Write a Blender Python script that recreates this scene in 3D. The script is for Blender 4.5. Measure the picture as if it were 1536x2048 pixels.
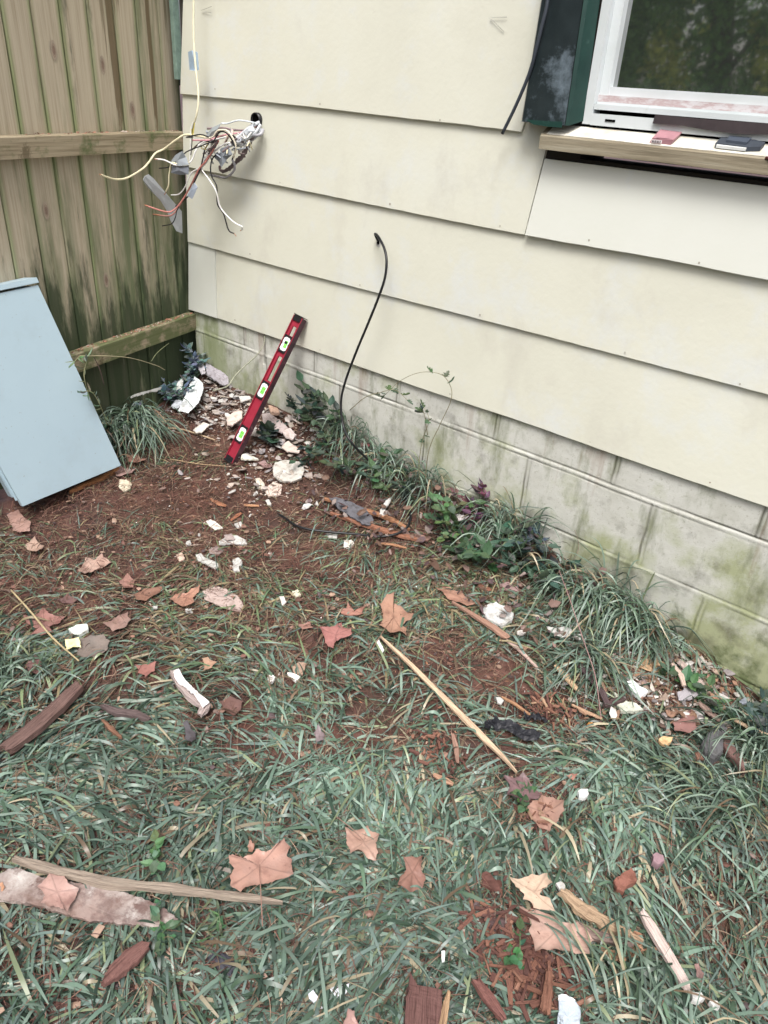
import bpy, math, random
import numpy as np
from mathutils import Matrix, Vector
R_ = math.radians
for o in list(bpy.data.objects): bpy.data.objects.remove(o)
scene = bpy.context.scene
random.seed(7); rng = np.random.default_rng(11)

# ---------------------------------------------------------------- camera
F = 1472.75; PIT, ROL, YAW = R_(30.019), R_(4.193), R_(-38.581)
CAM = np.array([1.961, -1.889, 1.401])
def _rot(p, r, y):
    fwd = np.array([math.sin(y)*math.cos(p), math.cos(y)*math.cos(p), -math.sin(p)])
    right = np.array([math.cos(y), -math.sin(y), 0]); down = np.cross(fwd, right)
    c, s = math.cos(r), math.sin(r)
    return np.array([[c, -s, 0], [s, c, 0], [0, 0, 1]]) @ np.array([right, down, fwd])
RM = _rot(PIT, ROL, YAW)
cd = bpy.data.cameras.new('camera'); cam = bpy.data.objects.new('camera', cd); scene.collection.objects.link(cam)
cd.sensor_fit = 'HORIZONTAL'; cd.sensor_width = 36; cd.lens = 36*F/1536; cd.clip_start = .02; cd.clip_end = 300
m = Matrix.Identity(4)
for i in range(3):
    m[i][0] = RM[0][i]; m[i][1] = -RM[1][i]; m[i][2] = -RM[2][i]; m[i][3] = CAM[i]
cam.matrix_world = m; scene.camera = cam
scene.render.resolution_x = 768; scene.render.resolution_y = 1024

# ---------------------------------------------------------------- light (soft overcast day)
w = bpy.data.worlds.new('World'); scene.world = w; w.use_nodes = True
nt = w.node_tree; bg = nt.nodes['Background']; sky = nt.nodes.new('ShaderNodeTexSky')
sky.sky_type = 'NISHITA'; sky.sun_disc = False; sky.sun_elevation = R_(60); sky.sun_rotation = R_(150)
sky.dust_density = 6.0; sky.air_density = .8; sky.ozone_density = .6
hs = nt.nodes.new('ShaderNodeHueSaturation'); hs.inputs['Saturation'].default_value = .62
nt.links.new(sky.outputs[0], hs.inputs['Color']); nt.links.new(hs.outputs[0], bg.inputs[0]); bg.inputs[1].default_value = .13
sl = bpy.data.lights.new('sun', 'SUN'); sl.energy = 1.5; sl.angle = R_(20); sl.color = (1, .985, .965)
so = bpy.data.objects.new('sun', sl); scene.collection.objects.link(so)
so.rotation_euler = Vector((math.sin(R_(150))*math.cos(R_(60)), math.cos(R_(150))*math.cos(R_(60)), math.sin(R_(60)))).to_track_quat('Z', 'Y').to_euler()
scene.view_settings.view_transform = 'Standard'; scene.view_settings.look = 'None'
scene.view_settings.exposure = 0.80; scene.view_settings.gamma = 1

# ---------------------------------------------------------------- noise, terrain, measuring helpers
def _h(ix, iy, s):
    n = (ix.astype(np.int64)*374761393 + iy.astype(np.int64)*668265263 + s*974634777) & 0x7fffffff
    n = ((n ^ (n >> 13))*1274126177) & 0x7fffffff
    return ((n ^ (n >> 16)) & 0xffff)/65535.0
def vn(x, y, s=0):
    x = np.asarray(x, float); y = np.asarray(y, float)
    ix = np.floor(x); iy = np.floor(y); fx = x-ix; fy = y-iy
    fx = fx*fx*(3-2*fx); fy = fy*fy*(3-2*fy)
    a = _h(ix, iy, s); b = _h(ix+1, iy, s); c = _h(ix, iy+1, s); d = _h(ix+1, iy+1, s)
    return (a*(1-fx)+b*fx)*(1-fy)+(c*(1-fx)+d*fx)*fy - .5
def fbm(x, y, s=0, o=3):
    r = 0; a = 1
    for k in range(o): r = r+a*vn(np.asarray(x)*2**k, np.asarray(y)*2**k, s+k); a *= .5
    return r
def G(x, y):
    x = np.asarray(x, float); y = np.asarray(y, float)
    base = .08-.1*np.clip((x+.6)/2.4, -.3, 1.6)
    wall = np.interp(x, [-3, -.65, 0, .1, .63, 1.14, 1.52, 1.86, 2.6], [.24, .235, .235, .235, .195, .15, .08, -.005, -.06])
    far = np.clip((np.hypot(x-1, y+1)-4)/20, 0, 1)
    return base+(wall-base)*np.exp(-np.abs(y)/.33)*(y > -20) + .018*fbm(x*5, y*5, 3)*(1-far)+.006*fbm(x*25, y*25, 9)*(1-far)
def ray(px, py):
    d = RM.T @ np.array([(px-768)/F, (py-1024)/F, 1.]); return d/np.linalg.norm(d)
FA = -.26509; FP0 = np.array([-.6606, 0, 0]); FN = np.array([math.cos(FA), -math.sin(FA), 0]); FD = np.array([-math.sin(FA), -math.cos(FA), 0])
def gp(px, py, lift=0.):          # point of the ground seen at a place in the photograph
    d = ray(px, py); t = (CAM[2]-.05)/-d[2]
    for _ in range(30):
        p = CAM+d*t; t += .6*((CAM[2]+d[2]*t)-(float(G(p[0], p[1]))+lift))/-d[2]
    p = CAM+d*t
    if p[1] > -.004: p = wp(px, py, -.004)
    if (p-FP0) @ FN < .02: p = fp(px, py, .02)
    return p
def wp(px, py, y=0.):             # point on a plane parallel to the house wall
    d = ray(px, py); return CAM+d*(y-CAM[1])/d[1]
def proj(P):
    q = (P-CAM) @ RM.T; return 768+F*q[..., 0]/q[..., 2], 1024+F*q[..., 1]/q[..., 2]
def fp(px, py, off=0.):           # point on a plane parallel to the fence
    d = ray(px, py); return CAM+d*(((FP0+FN*off-CAM) @ FN)/(d @ FN))
def crop(s, ox, oy): return lambda pts: [(ox+a/s, oy+b/s) for a, b in pts]
c2 = crop(4.042, 180, 200); c3 = crop(2.4774, 0, 1560); c4 = crop(2.194, 0, 520); c5 = crop(2.194, 400, 600); c6 = crop(2.6667, 960, 900)
d1 = crop(2.743, 0, 960); d2 = crop(2.56, 500, 1000); d4 = crop(2.844, 560, 1560); d5 = crop(2.7626, 980, 1500)
e3 = crop(3.339, 140, 640); e4 = crop(3.3684, 1080, 1240); e5 = crop(3.2, 840, 1740); w3 = crop(2.7626, 980, 0); w1 = crop(4.085, 1160, 140)

# ---------------------------------------------------------------- object helpers
COL = scene.collection; WL = {}
def mesh(name, V, Fc, mat, parent=None, smooth=False, uv=None, col=None, origin=None):
    V = np.asarray(V, float)
    if parent is not None: org = WL[parent.name]
    elif origin is not None: org = np.array(origin)
    else: org = np.array([V[:, 0].mean(), V[:, 1].mean(), V[:, 2].min()])
    me = bpy.data.meshes.new(name)
    if isinstance(Fc, np.ndarray) and Fc.shape[1] == 4:
        n = len(Fc); me.vertices.add(len(V)); me.vertices.foreach_set('co', (V-org).astype('f').ravel())
        me.loops.add(n*4); me.loops.foreach_set('vertex_index', Fc.astype('i').ravel())
        me.polygons.add(n); me.polygons.foreach_set('loop_start', np.arange(0, n*4, 4, dtype='i'))
        me.update(calc_edges=True)
    else: me.from_pydata([tuple(p) for p in V-org], [], [tuple(int(i) for i in f) for f in Fc])
    if uv is not None:
        l = me.uv_layers.new(name='UVMap'); vi = np.zeros(len(me.loops), 'i'); me.loops.foreach_get('vertex_index', vi)
        l.data.foreach_set('uv', np.asarray(uv, 'f')[vi].ravel())
    if col is not None:
        a = me.color_attributes.new('Col', 'FLOAT_COLOR', 'POINT'); c = np.ones((len(V), 4), 'f'); c[:, :3] = col; a.data.foreach_set('color', c.ravel())
    me.materials.append(mat)
    if smooth: me.polygons.foreach_set('use_smooth', np.ones(len(me.polygons), bool))
    me.update()
    o = bpy.data.objects.new(name, me); COL.objects.link(o)
    if parent is not None: o.parent = parent
    else: o.location = org
    WL[o.name] = org
    return o
def tag(o, label=None, cat=None, group=None, kind=None):
    if label: o['label'] = label
    if cat: o['category'] = cat
    if group: o['group'] = group
    if kind: o['kind'] = kind
    return o
def thing(name, label, cat, loc, group=None):
    o = bpy.data.objects.new(name, None); COL.objects.link(o); o.location = loc; WL[o.name] = np.array(loc, float); o.empty_display_size = .05
    return tag(o, label, cat, group)
class MB:
    def __init__(s): s.v = []; s.f = []; s.u = []; s.c = []
    def add(s, V, Fc, U=None, C=None):
        n = len(s.v); s.v += [tuple(p) for p in V]; s.f += [tuple(i+n for i in f) for f in Fc]
        s.u += [tuple(x) for x in (U if U is not None else [(p[0], p[2]) for p in V])]
        s.c += [tuple(C if C is not None else (1, 1, 1))]*len(V)
    def build(s, name, mat, parent=None, smooth=False, origin=None):
        return mesh(name, s.v, s.f, mat, parent, smooth, s.u, s.c, origin)
def box8(P, ax=0):  # eight corners: bottom four then top four
    return P, [(0, 3, 2, 1), (4, 5, 6, 7), (0, 1, 5, 4), (1, 2, 6, 5), (2, 3, 7, 6), (3, 0, 4, 7)]
def bx(mb, x0, x1, y0, y1, z0, z1, C=None):
    P = [(x0, y0, z0), (x1, y0, z0), (x1, y1, z0), (x0, y1, z0), (x0, y0, z1), (x1, y0, z1), (x1, y1, z1), (x0, y1, z1)]
    mb.add(*box8(P), C=C)
def obox(mb, o, a, b, c, C=None, uvs=True):   # oriented box from corner and three edge vectors
    o, a, b, c = map(np.array, (o, a, b, c)); P = [o, o+a, o+a+b, o+b, o+c, o+a+c, o+a+b+c, o+b+c]
    la, lb, lc = map(np.linalg.norm, (a, b, c))
    U = [(0, 0), (la, 0), (la, lb), (0, lb), (0, lc), (la, lc), (la, lb+lc), (0, lb+lc)]
    mb.add(*box8(P), U=U, C=C)
def smoothpts(P, k=5):
    P = np.asarray(P, float)
    if len(P) < 3: return P
    Q = np.vstack([2*P[0]-P[1], P, 2*P[-1]-P[-2]]); out = []
    for i in range(1, len(Q)-2):
        for j in range(k):
            t = j/k; a, b, c, d = Q[i-1:i+3]
            out.append(.5*((2*b)+(-a+c)*t+(2*a-5*b+4*c-d)*t*t+(-a+3*b-3*c+d)*t**3))
    out.append(P[-1]); return np.array(out)
def tube(mb, P, r, n=7, sm=True, jit=0, C=None):
    P = smoothpts(P) if sm else np.asarray(P, float); m_ = len(P)
    rr = np.interp(np.linspace(0, 1, m_), np.linspace(0, 1, len(r)), r) if hasattr(r, '__len__') else np.full(m_, r)
    T = np.gradient(P, axis=0); T /= np.linalg.norm(T, axis=1)[:, None]+1e-9
    up = np.array([0, 0, 1.]) if abs(T[0, 2]) < .9 else np.array([1., 0, 0]); V = []; U = []; L = 0
    for i in range(m_):
        a = np.cross(T[i], up); a /= np.linalg.norm(a)+1e-9; b = np.cross(a, T[i]); up = b
        if i: L += np.linalg.norm(P[i]-P[i-1])
        for k in range(n):
            t = 2*math.pi*k/n; q = rr[i]*(1+jit*(random.random()-.5)); V.append(P[i]+a*math.cos(t)*q+b*math.sin(t)*q); U.append((L, k/n*.02))
    Fc = [(i*n+k, i*n+(k+1) % n, (i+1)*n+(k+1) % n, (i+1)*n+k) for i in range(m_-1) for k in range(n)]
    Fc += [tuple(range(n))[::-1], tuple(range((m_-1)*n, m_*n))]
    mb.add(V, Fc, U, C)

# ---------------------------------------------------------------- materials
def M(name, stops, scale=8, coord='Object', stretch=(1, 1, 1), detail=6, rough=.75, bump=0, bscale=60, spec=.3, attr=False, spots=None, metal=0, ior=1.45, sheen=None, trans=0):
    mt = bpy.data.materials.new(name); mt.use_nodes = True; N = mt.node_tree.nodes; L = mt.node_tree.links; b = N['Principled BSDF']
    tc = N.new('ShaderNodeTexCoord'); src = tc.outputs['Object'] if coord == 'Object' else tc.outputs['UV']
    if coord == 'Position': src = N.new('ShaderNodeNewGeometry').outputs['Position']
    mp = N.new('ShaderNodeMapping'); mp.inputs['Scale'].default_value = stretch; L.new(src, mp.inputs[0])
    oi = N.new('ShaderNodeObjectInfo')
    if coord != 'Position':
        vm = N.new('ShaderNodeVectorMath'); vm.operation = 'SCALE'; cx = N.new('ShaderNodeCombineXYZ')
        for i in range(3): L.new(oi.outputs['Random'], cx.inputs[i])
        L.new(cx.outputs[0], vm.inputs[0]); vm.inputs['Scale'].default_value = 13.7; L.new(vm.outputs[0], mp.inputs['Location'])
    nz = N.new('ShaderNodeTexNoise'); nz.inputs['Scale'].default_value = scale; nz.inputs['Detail'].default_value = detail; nz.inputs['Roughness'].default_value = .62; L.new(mp.outputs[0], nz.inputs['Vector'])
    cr = N.new('ShaderNodeValToRGB'); L.new(nz.outputs['Fac'], cr.inputs[0]); e = cr.color_ramp.elements
    e[0].position, e[0].color = stops[0][0], (*stops[0][1], 1); e[1].position, e[1].color = stops[-1][0], (*stops[-1][1], 1)
    for p, c in stops[1:-1]: x = e.new(p); x.color = (*c, 1)
    out = cr.outputs[0]
    def mix(a, bb, fac, bt='MIX'):
        mx = N.new('ShaderNodeMix'); mx.data_type = 'RGBA'; mx.blend_type = bt
        for sk, val in ((mx.inputs[0], fac), (mx.inputs[6], a), (mx.inputs[7], bb)):
            if isinstance(val, (int, float)): sk.default_value = val
            elif isinstance(val, tuple): sk.default_value = (*val, 1)
            else: L.new(val, sk)
        return mx.outputs[2]
    if spots:
        for (sc, lo, hi, c, am) in spots:
            n2 = N.new('ShaderNodeTexNoise'); n2.inputs['Scale'].default_value = sc; n2.inputs['Detail'].default_value = 8; n2.inputs['Roughness'].default_value = .7; L.new(mp.outputs[0], n2.inputs['Vector'])
            mr = N.new('ShaderNodeMapRange'); mr.inputs[1].default_value = lo; mr.inputs[2].default_value = hi; mr.inputs[4].default_value = am; L.new(n2.outputs['Fac'], mr.inputs[0])
            out = mix(out, c, mr.outputs[0])
    if attr:
        at = N.new('ShaderNodeAttribute'); at.attribute_name = 'Col'; out = mix(out, at.outputs['Color'], 1.0, 'MULTIPLY')
    L.new(out, b.inputs['Base Color']); b.inputs['Roughness'].default_value = rough; b.inputs['Specular IOR Level'].default_value = spec; b.inputs['Metallic'].default_value = metal; b.inputs['IOR'].default_value = ior
    if bump:
        n3 = N.new('ShaderNodeTexNoise'); n3.inputs['Scale'].default_value = bscale; n3.inputs['Detail'].default_value = 5; L.new(mp.outputs[0], n3.inputs['Vector'])
        bp = N.new('ShaderNodeBump'); bp.inputs['Strength'].default_value = bump; bp.inputs['Distance'].default_value = .002; L.new(n3.outputs['Fac'], bp.inputs['Height']); L.new(bp.outputs[0], b.inputs['Normal'])
    if trans:
        tb = N.new('ShaderNodeBsdfTranslucent'); L.new(out, tb.inputs[0]); ms = N.new('ShaderNodeMixShader'); ms.inputs[0].default_value = trans
        L.new(b.outputs[0], ms.inputs[1]); L.new(tb.outputs[0], ms.inputs[2]); L.new(ms.outputs[0], N['Material Output'].inputs[0])
    mt['n'] = 1; return mt
def flat(name, c, rough=.5, spec=.4, var=.12, **k):
    return M(name, [(.3, tuple(x*(1-var) for x in c)), (.7, tuple(min(1, x*(1+var)) for x in c))], rough=rough, spec=spec, **k)

# mould helper: mixes a second colour by (stretched noise x height mask)
def add_mould(mt, color, stretch, scale, lo, hi, axis_fn, amount=1.0, detail=6):
    N = mt.node_tree.nodes; L = mt.node_tree.links; b = N['Principled BSDF']; old = b.inputs['Base Color'].links[0].from_socket
    g = N.new('ShaderNodeNewGeometry'); mp = N.new('ShaderNodeMapping'); mp.inputs['Scale'].default_value = stretch; L.new(g.outputs['Position'], mp.inputs[0])
    nz = N.new('ShaderNodeTexNoise'); nz.inputs['Scale'].default_value = scale; nz.inputs['Detail'].default_value = detail; nz.inputs['Roughness'].default_value = .65; L.new(mp.outputs[0], nz.inputs['Vector'])
    sx = N.new('ShaderNodeSeparateXYZ'); L.new(g.outputs['Position'], sx.inputs[0])
    hgt = axis_fn(N, L, sx)      # socket, roughly -.5 .. .5 : bias
    ad = N.new('ShaderNodeMath'); L.new(nz.outputs['Fac'], ad.inputs[0]); L.new(hgt, ad.inputs[1])
    mr = N.new('ShaderNodeMapRange'); mr.inputs[1].default_value = lo; mr.inputs[2].default_value = hi; mr.inputs[4].default_value = amount; L.new(ad.outputs[0], mr.inputs[0])
    mx = N.new('ShaderNodeMix'); mx.data_type = 'RGBA'; L.new(mr.outputs[0], mx.inputs[0]); L.new(old, mx.inputs[6]); mx.inputs[7].default_value = (*color, 1)
    L.new(mx.outputs[2], b.inputs['Base Color'])
def ramp(ch, a, b, va, vb):   # map coordinate ch a->b to va->vb
    def fn(N, L, sx):
        mr = N.new('ShaderNodeMapRange'); mr.inputs[1].default_value = a; mr.inputs[2].default_value = b; mr.inputs[3].default_value = va; mr.inputs[4].default_value = vb
        L.new(sx.outputs[ch], mr.inputs[0]); return mr.outputs[0]
    return fn
def plus(f, g_):
    def fn(N, L, sx):
        a = f(N, L, sx); b = g_(N, L, sx); ad = N.new('ShaderNodeMath'); L.new(a, ad.inputs[0]); L.new(b, ad.inputs[1]); return ad.outputs[0]
    return fn

m_siding = M('painted_siding', [(.3, (.625, .628, .535)), (.55, (.665, .67, .575)), (.72, (.675, .69, .62))], 2.2, 'Position', detail=4, rough=.52, bump=.3, bscale=70, spec=.4,
             spots=[(3.1, .52, .70, (.64, .69, .74), .55), (9, .60, .74, (.64, .69, .76), .35), (16, .69, .78, (.42, .38, .33), .3), (1.7, .57, .72, (.57, .56, .47), .35), (95, .74, .76, (.25, .22, .2), .7)])
add_mould(m_siding, (.54, .53, .46), (1.6, 1, 1), 2.3, .55, .66, ramp(2, .4, 1.5, .05, -.05), .45)
m_siding2 = M('paler_siding', [(.3, (.655, .675, .61)), (.7, (.69, .71, .66))], 3, 'Position', rough=.5, bump=.15, bscale=90, spec=.4, spots=[(6, .6, .74, (.60, .66, .73), .5), (20, .70, .78, (.40, .38, .34), .4)])
m_block = M('painted_block', [(.25, (.42, .43, .39)), (.45, (.54, .555, .53)), (.7, (.63, .65, .64))], 5, 'Position', rough=.9, bump=.3, bscale=330, spec=.15, attr=True, detail=9,
            spots=[(75, .57, .68, (.26, .26, .20), .55), (190, .60, .68, (.16, .15, .10), .5)])
add_mould(m_block, (.30, .33, .17), (1, 1, 1), 5, .48, .66, ramp(2, .05, .5, .12, -.06), .85, 9)
add_mould(m_block, (.17, .19, .11), (2.4, 1, .8), 4, .56, .70, ramp(2, .0, .54, .05, .03), .75, 12)
add_mould(m_block, (.085, .08, .055), (1, 1, 1), 8, .58, .80, ramp(2, .0, .5, .10, .02), .85, 14)
add_mould(m_block, (.085, .11, .045), (1, 1, 1), 15, .60, .78, plus(ramp(2, .0, .26, .17, -.12), ramp(0, -.7, 1.8, .02, .05)), .85, 14)
add_mould(m_block, (.26, .17, .12), (9, 1, 1.0), 1.2, .60, .72, ramp(2, .25, .53, -.1, .05), .5, 6)
add_mould(m_block, (.22, .26, .12), (4, 1, 1.6), 2.6, .42, .68, plus(ramp(2, .2, .5, .14, -.02), ramp(0, -.6, .5, .1, -.5)), .75, 14)
m_wood = M('weathered_picket', [(.28, (.31, .26, .185)), (.45, (.40, .345, .26)), (.6, (.46, .405, .31)), (.8, (.38, .325, .245))], 3.2, 'UV', (.8, 45, 1), detail=8, attr=True, rough=.85, bump=.5, bscale=9, spec=.15)
m_rail = M('weathered_rail', [(.3, (.17, .14, .09)), (.5, (.31, .26, .18)), (.75, (.38, .33, .24))], 3, 'UV', (1.3, 40, 1), detail=6, rough=.85, bump=.4, bscale=9, spec=.15)
for mt in (m_wood,):
    add_mould(mt, (.10, .135, .065), (7, 7, .9), 1.6, .46, .70, plus(ramp(2, .3, 1.25, .19, -.07), ramp(1, -.75, 0, -.06, .11)), .85)
    add_mould(mt, (.035, .05, .028), (10, 10, 1.8), 1.5, .47, .60, plus(ramp(2, .42, 1.0, .14, -.15), ramp(1, -.9, -.2, .03, -.0)), .85)
    add_mould(mt, (.10, .075, .035), (14, 14, .5), 1.9, .60, .64, ramp(2, .9, 1.6, -.2, .03), .6)
def drip(N, L, sx):      # narrow vertical run of old water stain
    def gs(x0, w_):
        a = N.new('ShaderNodeMath'); a.operation = 'SUBTRACT'; L.new(sx.outputs[1], a.inputs[0]); a.inputs[1].default_value = x0
        b = N.new('ShaderNodeMath'); b.operation = 'ABSOLUTE'; L.new(a.outputs[0], b.inputs[0]); c = N.new('ShaderNodeMapRange'); c.inputs[1].default_value = w_; c.inputs[2].default_value = w_*2.2; c.inputs[3].default_value = .30; c.inputs[4].default_value = -.4; L.new(b.outputs[0], c.inputs[0]); return c.outputs[0]
    m_ = N.new('ShaderNodeMath'); m_.operation = 'MAXIMUM'; L.new(gs(-.275, .012), m_.inputs[0]); L.new(gs(-.10, .008), m_.inputs[1])
    z = N.new('ShaderNodeMapRange'); z.inputs[1].default_value = 1.0; z.inputs[2].default_value = 1.3; z.inputs[3].default_value = -.3; z.inputs[4].default_value = .0; L.new(sx.outputs[2], z.inputs[0])
    ad = N.new('ShaderNodeMath'); L.new(m_.outputs[0], ad.inputs[0]); L.new(z.outputs[0], ad.inputs[1]); return ad.outputs[0]
add_mould(m_wood, (.13, .095, .055), (9, 9, 1.2), 2.5, .62, .70, drip, .85)
add_mould(m_rail, (.085, .115, .045), (7, 7, 9), 2, .46, .62, plus(ramp(2, .5, 1.2, .08, -.08), ramp(1, -.7, 0, -.02, .05)), .8)
add_mould(m_rail, (.09, .07, .04), (4, 4, 3), 2, .62, .66, ramp(2, .4, 1.2, 0, .02), .7)
m_soil = M('wet_soil', [(.3, (.026, .015, .012)), (.48, (.066, .033, .026)), (.6, (.115, .055, .042)), (.8, (.05, .032, .027))], 9, 'Position', detail=10, rough=.5, bump=1.0, bscale=140, spec=.5,
           spots=[(5, .55, .7, (.055, .045, .028), .7)])
m_blade = M('grass_blade', [(.3, (.85, .85, .85)), (.7, (1, 1, 1))], 30, attr=True, rough=.36, spec=.5, trans=.10)
m_tint = M('tinted_surface', [(.3, (.72, .72, .72)), (.55, (1, 1, 1)), (.75, (.9, .88, .86))], 40, attr=True, rough=.75, spec=.3, bump=.5, bscale=200)
m_leafc = M('dead_leaf', [(.3, (.66, .60, .60)), (.48, (1, 1, 1)), (.72, (.92, .98, 1.02))], 22, attr=True, rough=.42, spec=.45, bump=.5, bscale=150, trans=.1, detail=9, spots=[(60, .62, .70, (.16, .09, .07), .7), (14, .6, .72, (.35, .30, .30), .5)])
m_black = flat('black_plastic', (.012, .012, .014), .4, .5)
m_hole = flat('dark_void', (.004, .004, .004), .95, .0)
m_red = M('red_painted_metal', [(.3, (.22, .016, .032)), (.7, (.30, .028, .05))], 20, rough=.38, spec=.5, spots=[(45, .68, .74, (.5, .4, .4), .6), (16, .62, .72, (.2, .02, .03), .6)])
m_ledge = M('worn_black_edge', [(.35, (.03, .02, .025)), (.6, (.075, .03, .04)), (.75, (.2, .12, .12))], 40, rough=.55, spec=.4)
m_white = flat('white_plastic', (.80, .80, .80), .4, .4, .04)
m_vial = flat('green_vial', (.22, .78, .12), .15, .6, .1)
m_boxp = M('pale_blue_powder_coat', [(.3, (.37, .485, .555)), (.7, (.40, .52, .585))], 3, rough=.4, spec=.45, bump=.05, bscale=500, spots=[(70, .655, .68, (.20, .17, .14), .7), (4, .52, .7, (.31, .38, .41), .4), (30, .64, .72, (.30, .33, .33), .5)])
m_vinyl = M('dirty_vinyl', [(.3, (.54, .59, .59)), (.7, (.64, .68, .70))], 6, 'Position', rough=.4, spec=.4, spots=[(30, .62, .75, (.35, .38, .30), .35)])
m_pink = M('pinkish_grime', [(.35, (.56, .53, .53)), (.48, (.44, .34, .34)), (.6, (.58, .56, .57))], 22, 'Position', (1, 1, 3), rough=.8, spec=.2, detail=9, spots=[(70, .6, .7, (.2, .14, .14), .5)])
m_shut = M('black_green_wrap', [(.35, (.008, .014, .016)), (.58, (.022, .032, .035)), (.72, (.10, .125, .14))], 5, 'Position', detail=8, rough=.42, spec=.5, spots=[(6, .54, .70, (.22, .28, .33), .75), (85, .72, .75, (.6, .6, .6), .7)])
m_grn = M('dark_green_paint', [(.35, (.010, .035, .030)), (.7, (.02, .062, .05))], 8, 'Position', rough=.35, spec=.5, spots=[(9, .6, .7, (.14, .24, .21), .5)])
m_sillw = M('sill_lumber', [(.3, (.17, .145, .10)), (.5, (.28, .245, .175)), (.75, (.36, .33, .25))], 3, 'UV', (1.5, 30, 1), rough=.85, bump=.4, bscale=8, spots=[(9, .58, .68, (.16, .14, .09), .7)])
m_cream = M('cream_painted_top', [(.35, (.48, .44, .36)), (.55, (.66, .65, .57)), (.7, (.68, .67, .60))], 9, 'Position', rough=.7, spots=[(50, .66, .72, (.25, .2, .14), .6)])
m_rub = M('brown_rubber', [(.3, (.028, .023, .025)), (.7, (.065, .052, .055))], 14, rough=.6, spots=[(50, .66, .72, (.22, .18, .18), .5)])
m_cord = flat('black_cable_jacket', (.010, .011, .013), .35, .5)
m_any = M('painted_generic', [(.3, (.85, .85, .85)), (.6, (1, 1, 1))], 50, attr=True, rough=.5, spec=.4)
m_bark = M('split_wood', [(.3, (.30, .26, .24)), (.45, (.8, .76, .74)), (.6, (1.1, 1.08, 1.05)), (.75, (.5, .45, .42))], 4, 'UV', (5, 130, 1), attr=True, rough=.75, spec=.3, bump=.7, bscale=10)
m_chip = M('paint_chip', [(.3, (.62, .58, .54)), (.5, (1, 1, 1)), (.75, (1.08, 1.08, 1.08))], 45, attr=True, rough=.7, spec=.3, bump=.5, bscale=220, spots=[(55, .60, .68, (.10, .07, .05), .8)])
m_fol = M('weed_leaf', [(.3, (.75, .78, .75)), (.7, (1, 1, 1))], 40, attr=True, rough=.45, spec=.4, trans=.35)

# ---------------------------------------------------------------- ground: one sheet out to the horizon
def axis(a, b, fine, far):
    c = [a-d for d in np.geomspace(.06, far, 16)][::-1]; e = [b+d for d in np.geomspace(.06, far, 16)]
    return np.array(c+list(np.arange(a, b, fine))+[b]+e)
xs = axis(-1.0, 2.9, .011, 60); ys = np.array([-1.9-d for d in np.geomspace(.06, 60, 16)][::-1]+list(np.arange(-1.9, .06, .011))+[.2, 1, 5, 20, 60])
X, Y = np.meshgrid(xs, ys); Z = G(X, np.minimum(Y, 0))
nx, ny = len(xs), len(ys); ii = (np.arange(ny-1)[:, None]*nx+np.arange(nx-1)[None]).ravel()
g = mesh('ground', np.stack([X, Y, Z], -1).reshape(-1, 3), np.stack([ii, ii+1, ii+nx+1, ii+nx], 1), m_soil, smooth=True, origin=(0, 0, 0)); tag(g, kind='structure')

# ---------------------------------------------------------------- house
house = thing('house', 'cream lap-sided house wall on mouldy white painted block foundation', 'house', (-.66, 0, 0))
def lap(x0, x1, zb, zt, seed, left=None, right=None, dy=0., name='siding_board', mt=None):
    # lapped board: bottom edge wavy; top tucks behind the board above. left/right = (x at bottom, x at top)
    n = max(2, int((x1-x0)/.03)); V = []; U = []; L_ = left or (x0, x0); R2 = right or (x1, x1)
    for i in range(n+1):
        t = i/n; xb = L_[0]+(R2[0]-L_[0])*t; xt = L_[1]+(R2[1]-L_[1])*t
        z0 = (zb(xb) if callable(zb) else zb)+.004*float(vn(xb*3.1, seed, 5))+.0012*float(vn(xb*40, seed, 6)); yb = dy-.003*float(vn(xb*2.3, seed, 8))
        z1 = zt(xt) if callable(zt) else zt
        for (xx, yy, zz) in ((xb, yb+.011, z0+.001), (xb, yb+.001, z0), (xb, yb, z0+.0015), (xt, dy+.0115, z1), (xt, dy+.021, z1)):
            V.append((xx, yy, zz)); U.append((xx, zz))
    Fc = []
    for i in range(n):
        for k in range(5):
            k2 = (k+1) % 5; Fc.append((i*5+k, (i+1)*5+k, (i+1)*5+k2, i*5+k2))
    Fc += [(0, 1, 2, 3, 4), tuple(n*5+k for k in (4, 3, 2, 1, 0))]
    return mesh(name, V, Fc, mt or m_siding, house, uv=U)
f1 = lambda x: np.interp(x, [-.66, -.2, .2, .5, .83], [1.3265, 1.3295, 1.325, 1.321, 1.318])
f2 = lambda x: np.interp(x, [-.66, 0, .43, .9, 1.24, 1.6], [1.082, 1.073, 1.070, 1.069, 1.073, 1.073])
f3 = lambda x: np.interp(x, [-.67, 0, .35, 1.0, 1.6, 2.6], [.800, .802, .804, .815, .817, .817])
f4 = lambda x: np.interp(x, [-.69, -.5, .26, .7, 1.06, 1.7, 2.8], [.519, .525, .531, .536, .540, .544, .546])
XR = 3.3
lap(-.66, .90, f1, 1.655, 1, left=(-.655, -.61), right=(.82, .90))
lap(-.66, XR, 1.64, 1.86, 2, left=(-.64, -.62), right=(.86, .90))
lap(-.66, XR, 1.84, 2.12, 3, left=(-.64, -.63), right=(XR, XR)); lap(-.66, XR, 2.10, 2.4, 4, left=(-.64, -.63), right=(XR, XR))
lap(-.66, .88, f2, 1.345, 5, left=(-.662, -.655), right=(.876, .902))
lap(.89, XR, f2, 1.262, 6, left=(.8825, .899), right=(XR, XR), dy=-.0055, mt=m_siding2)
lap(-.66, XR, f3, lambda x: 1.10, 7, left=(-.668, -.662), right=(XR, XR))
lap(-.69, -.5, f4, .83, 8, left=(-.692, -.672), right=(-.503, -.506), dy=-.003, mt=m_siding2)
lap(-.5, XR, f4, .83, 9, left=(-.500, -.503), right=(XR, XR))
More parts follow.
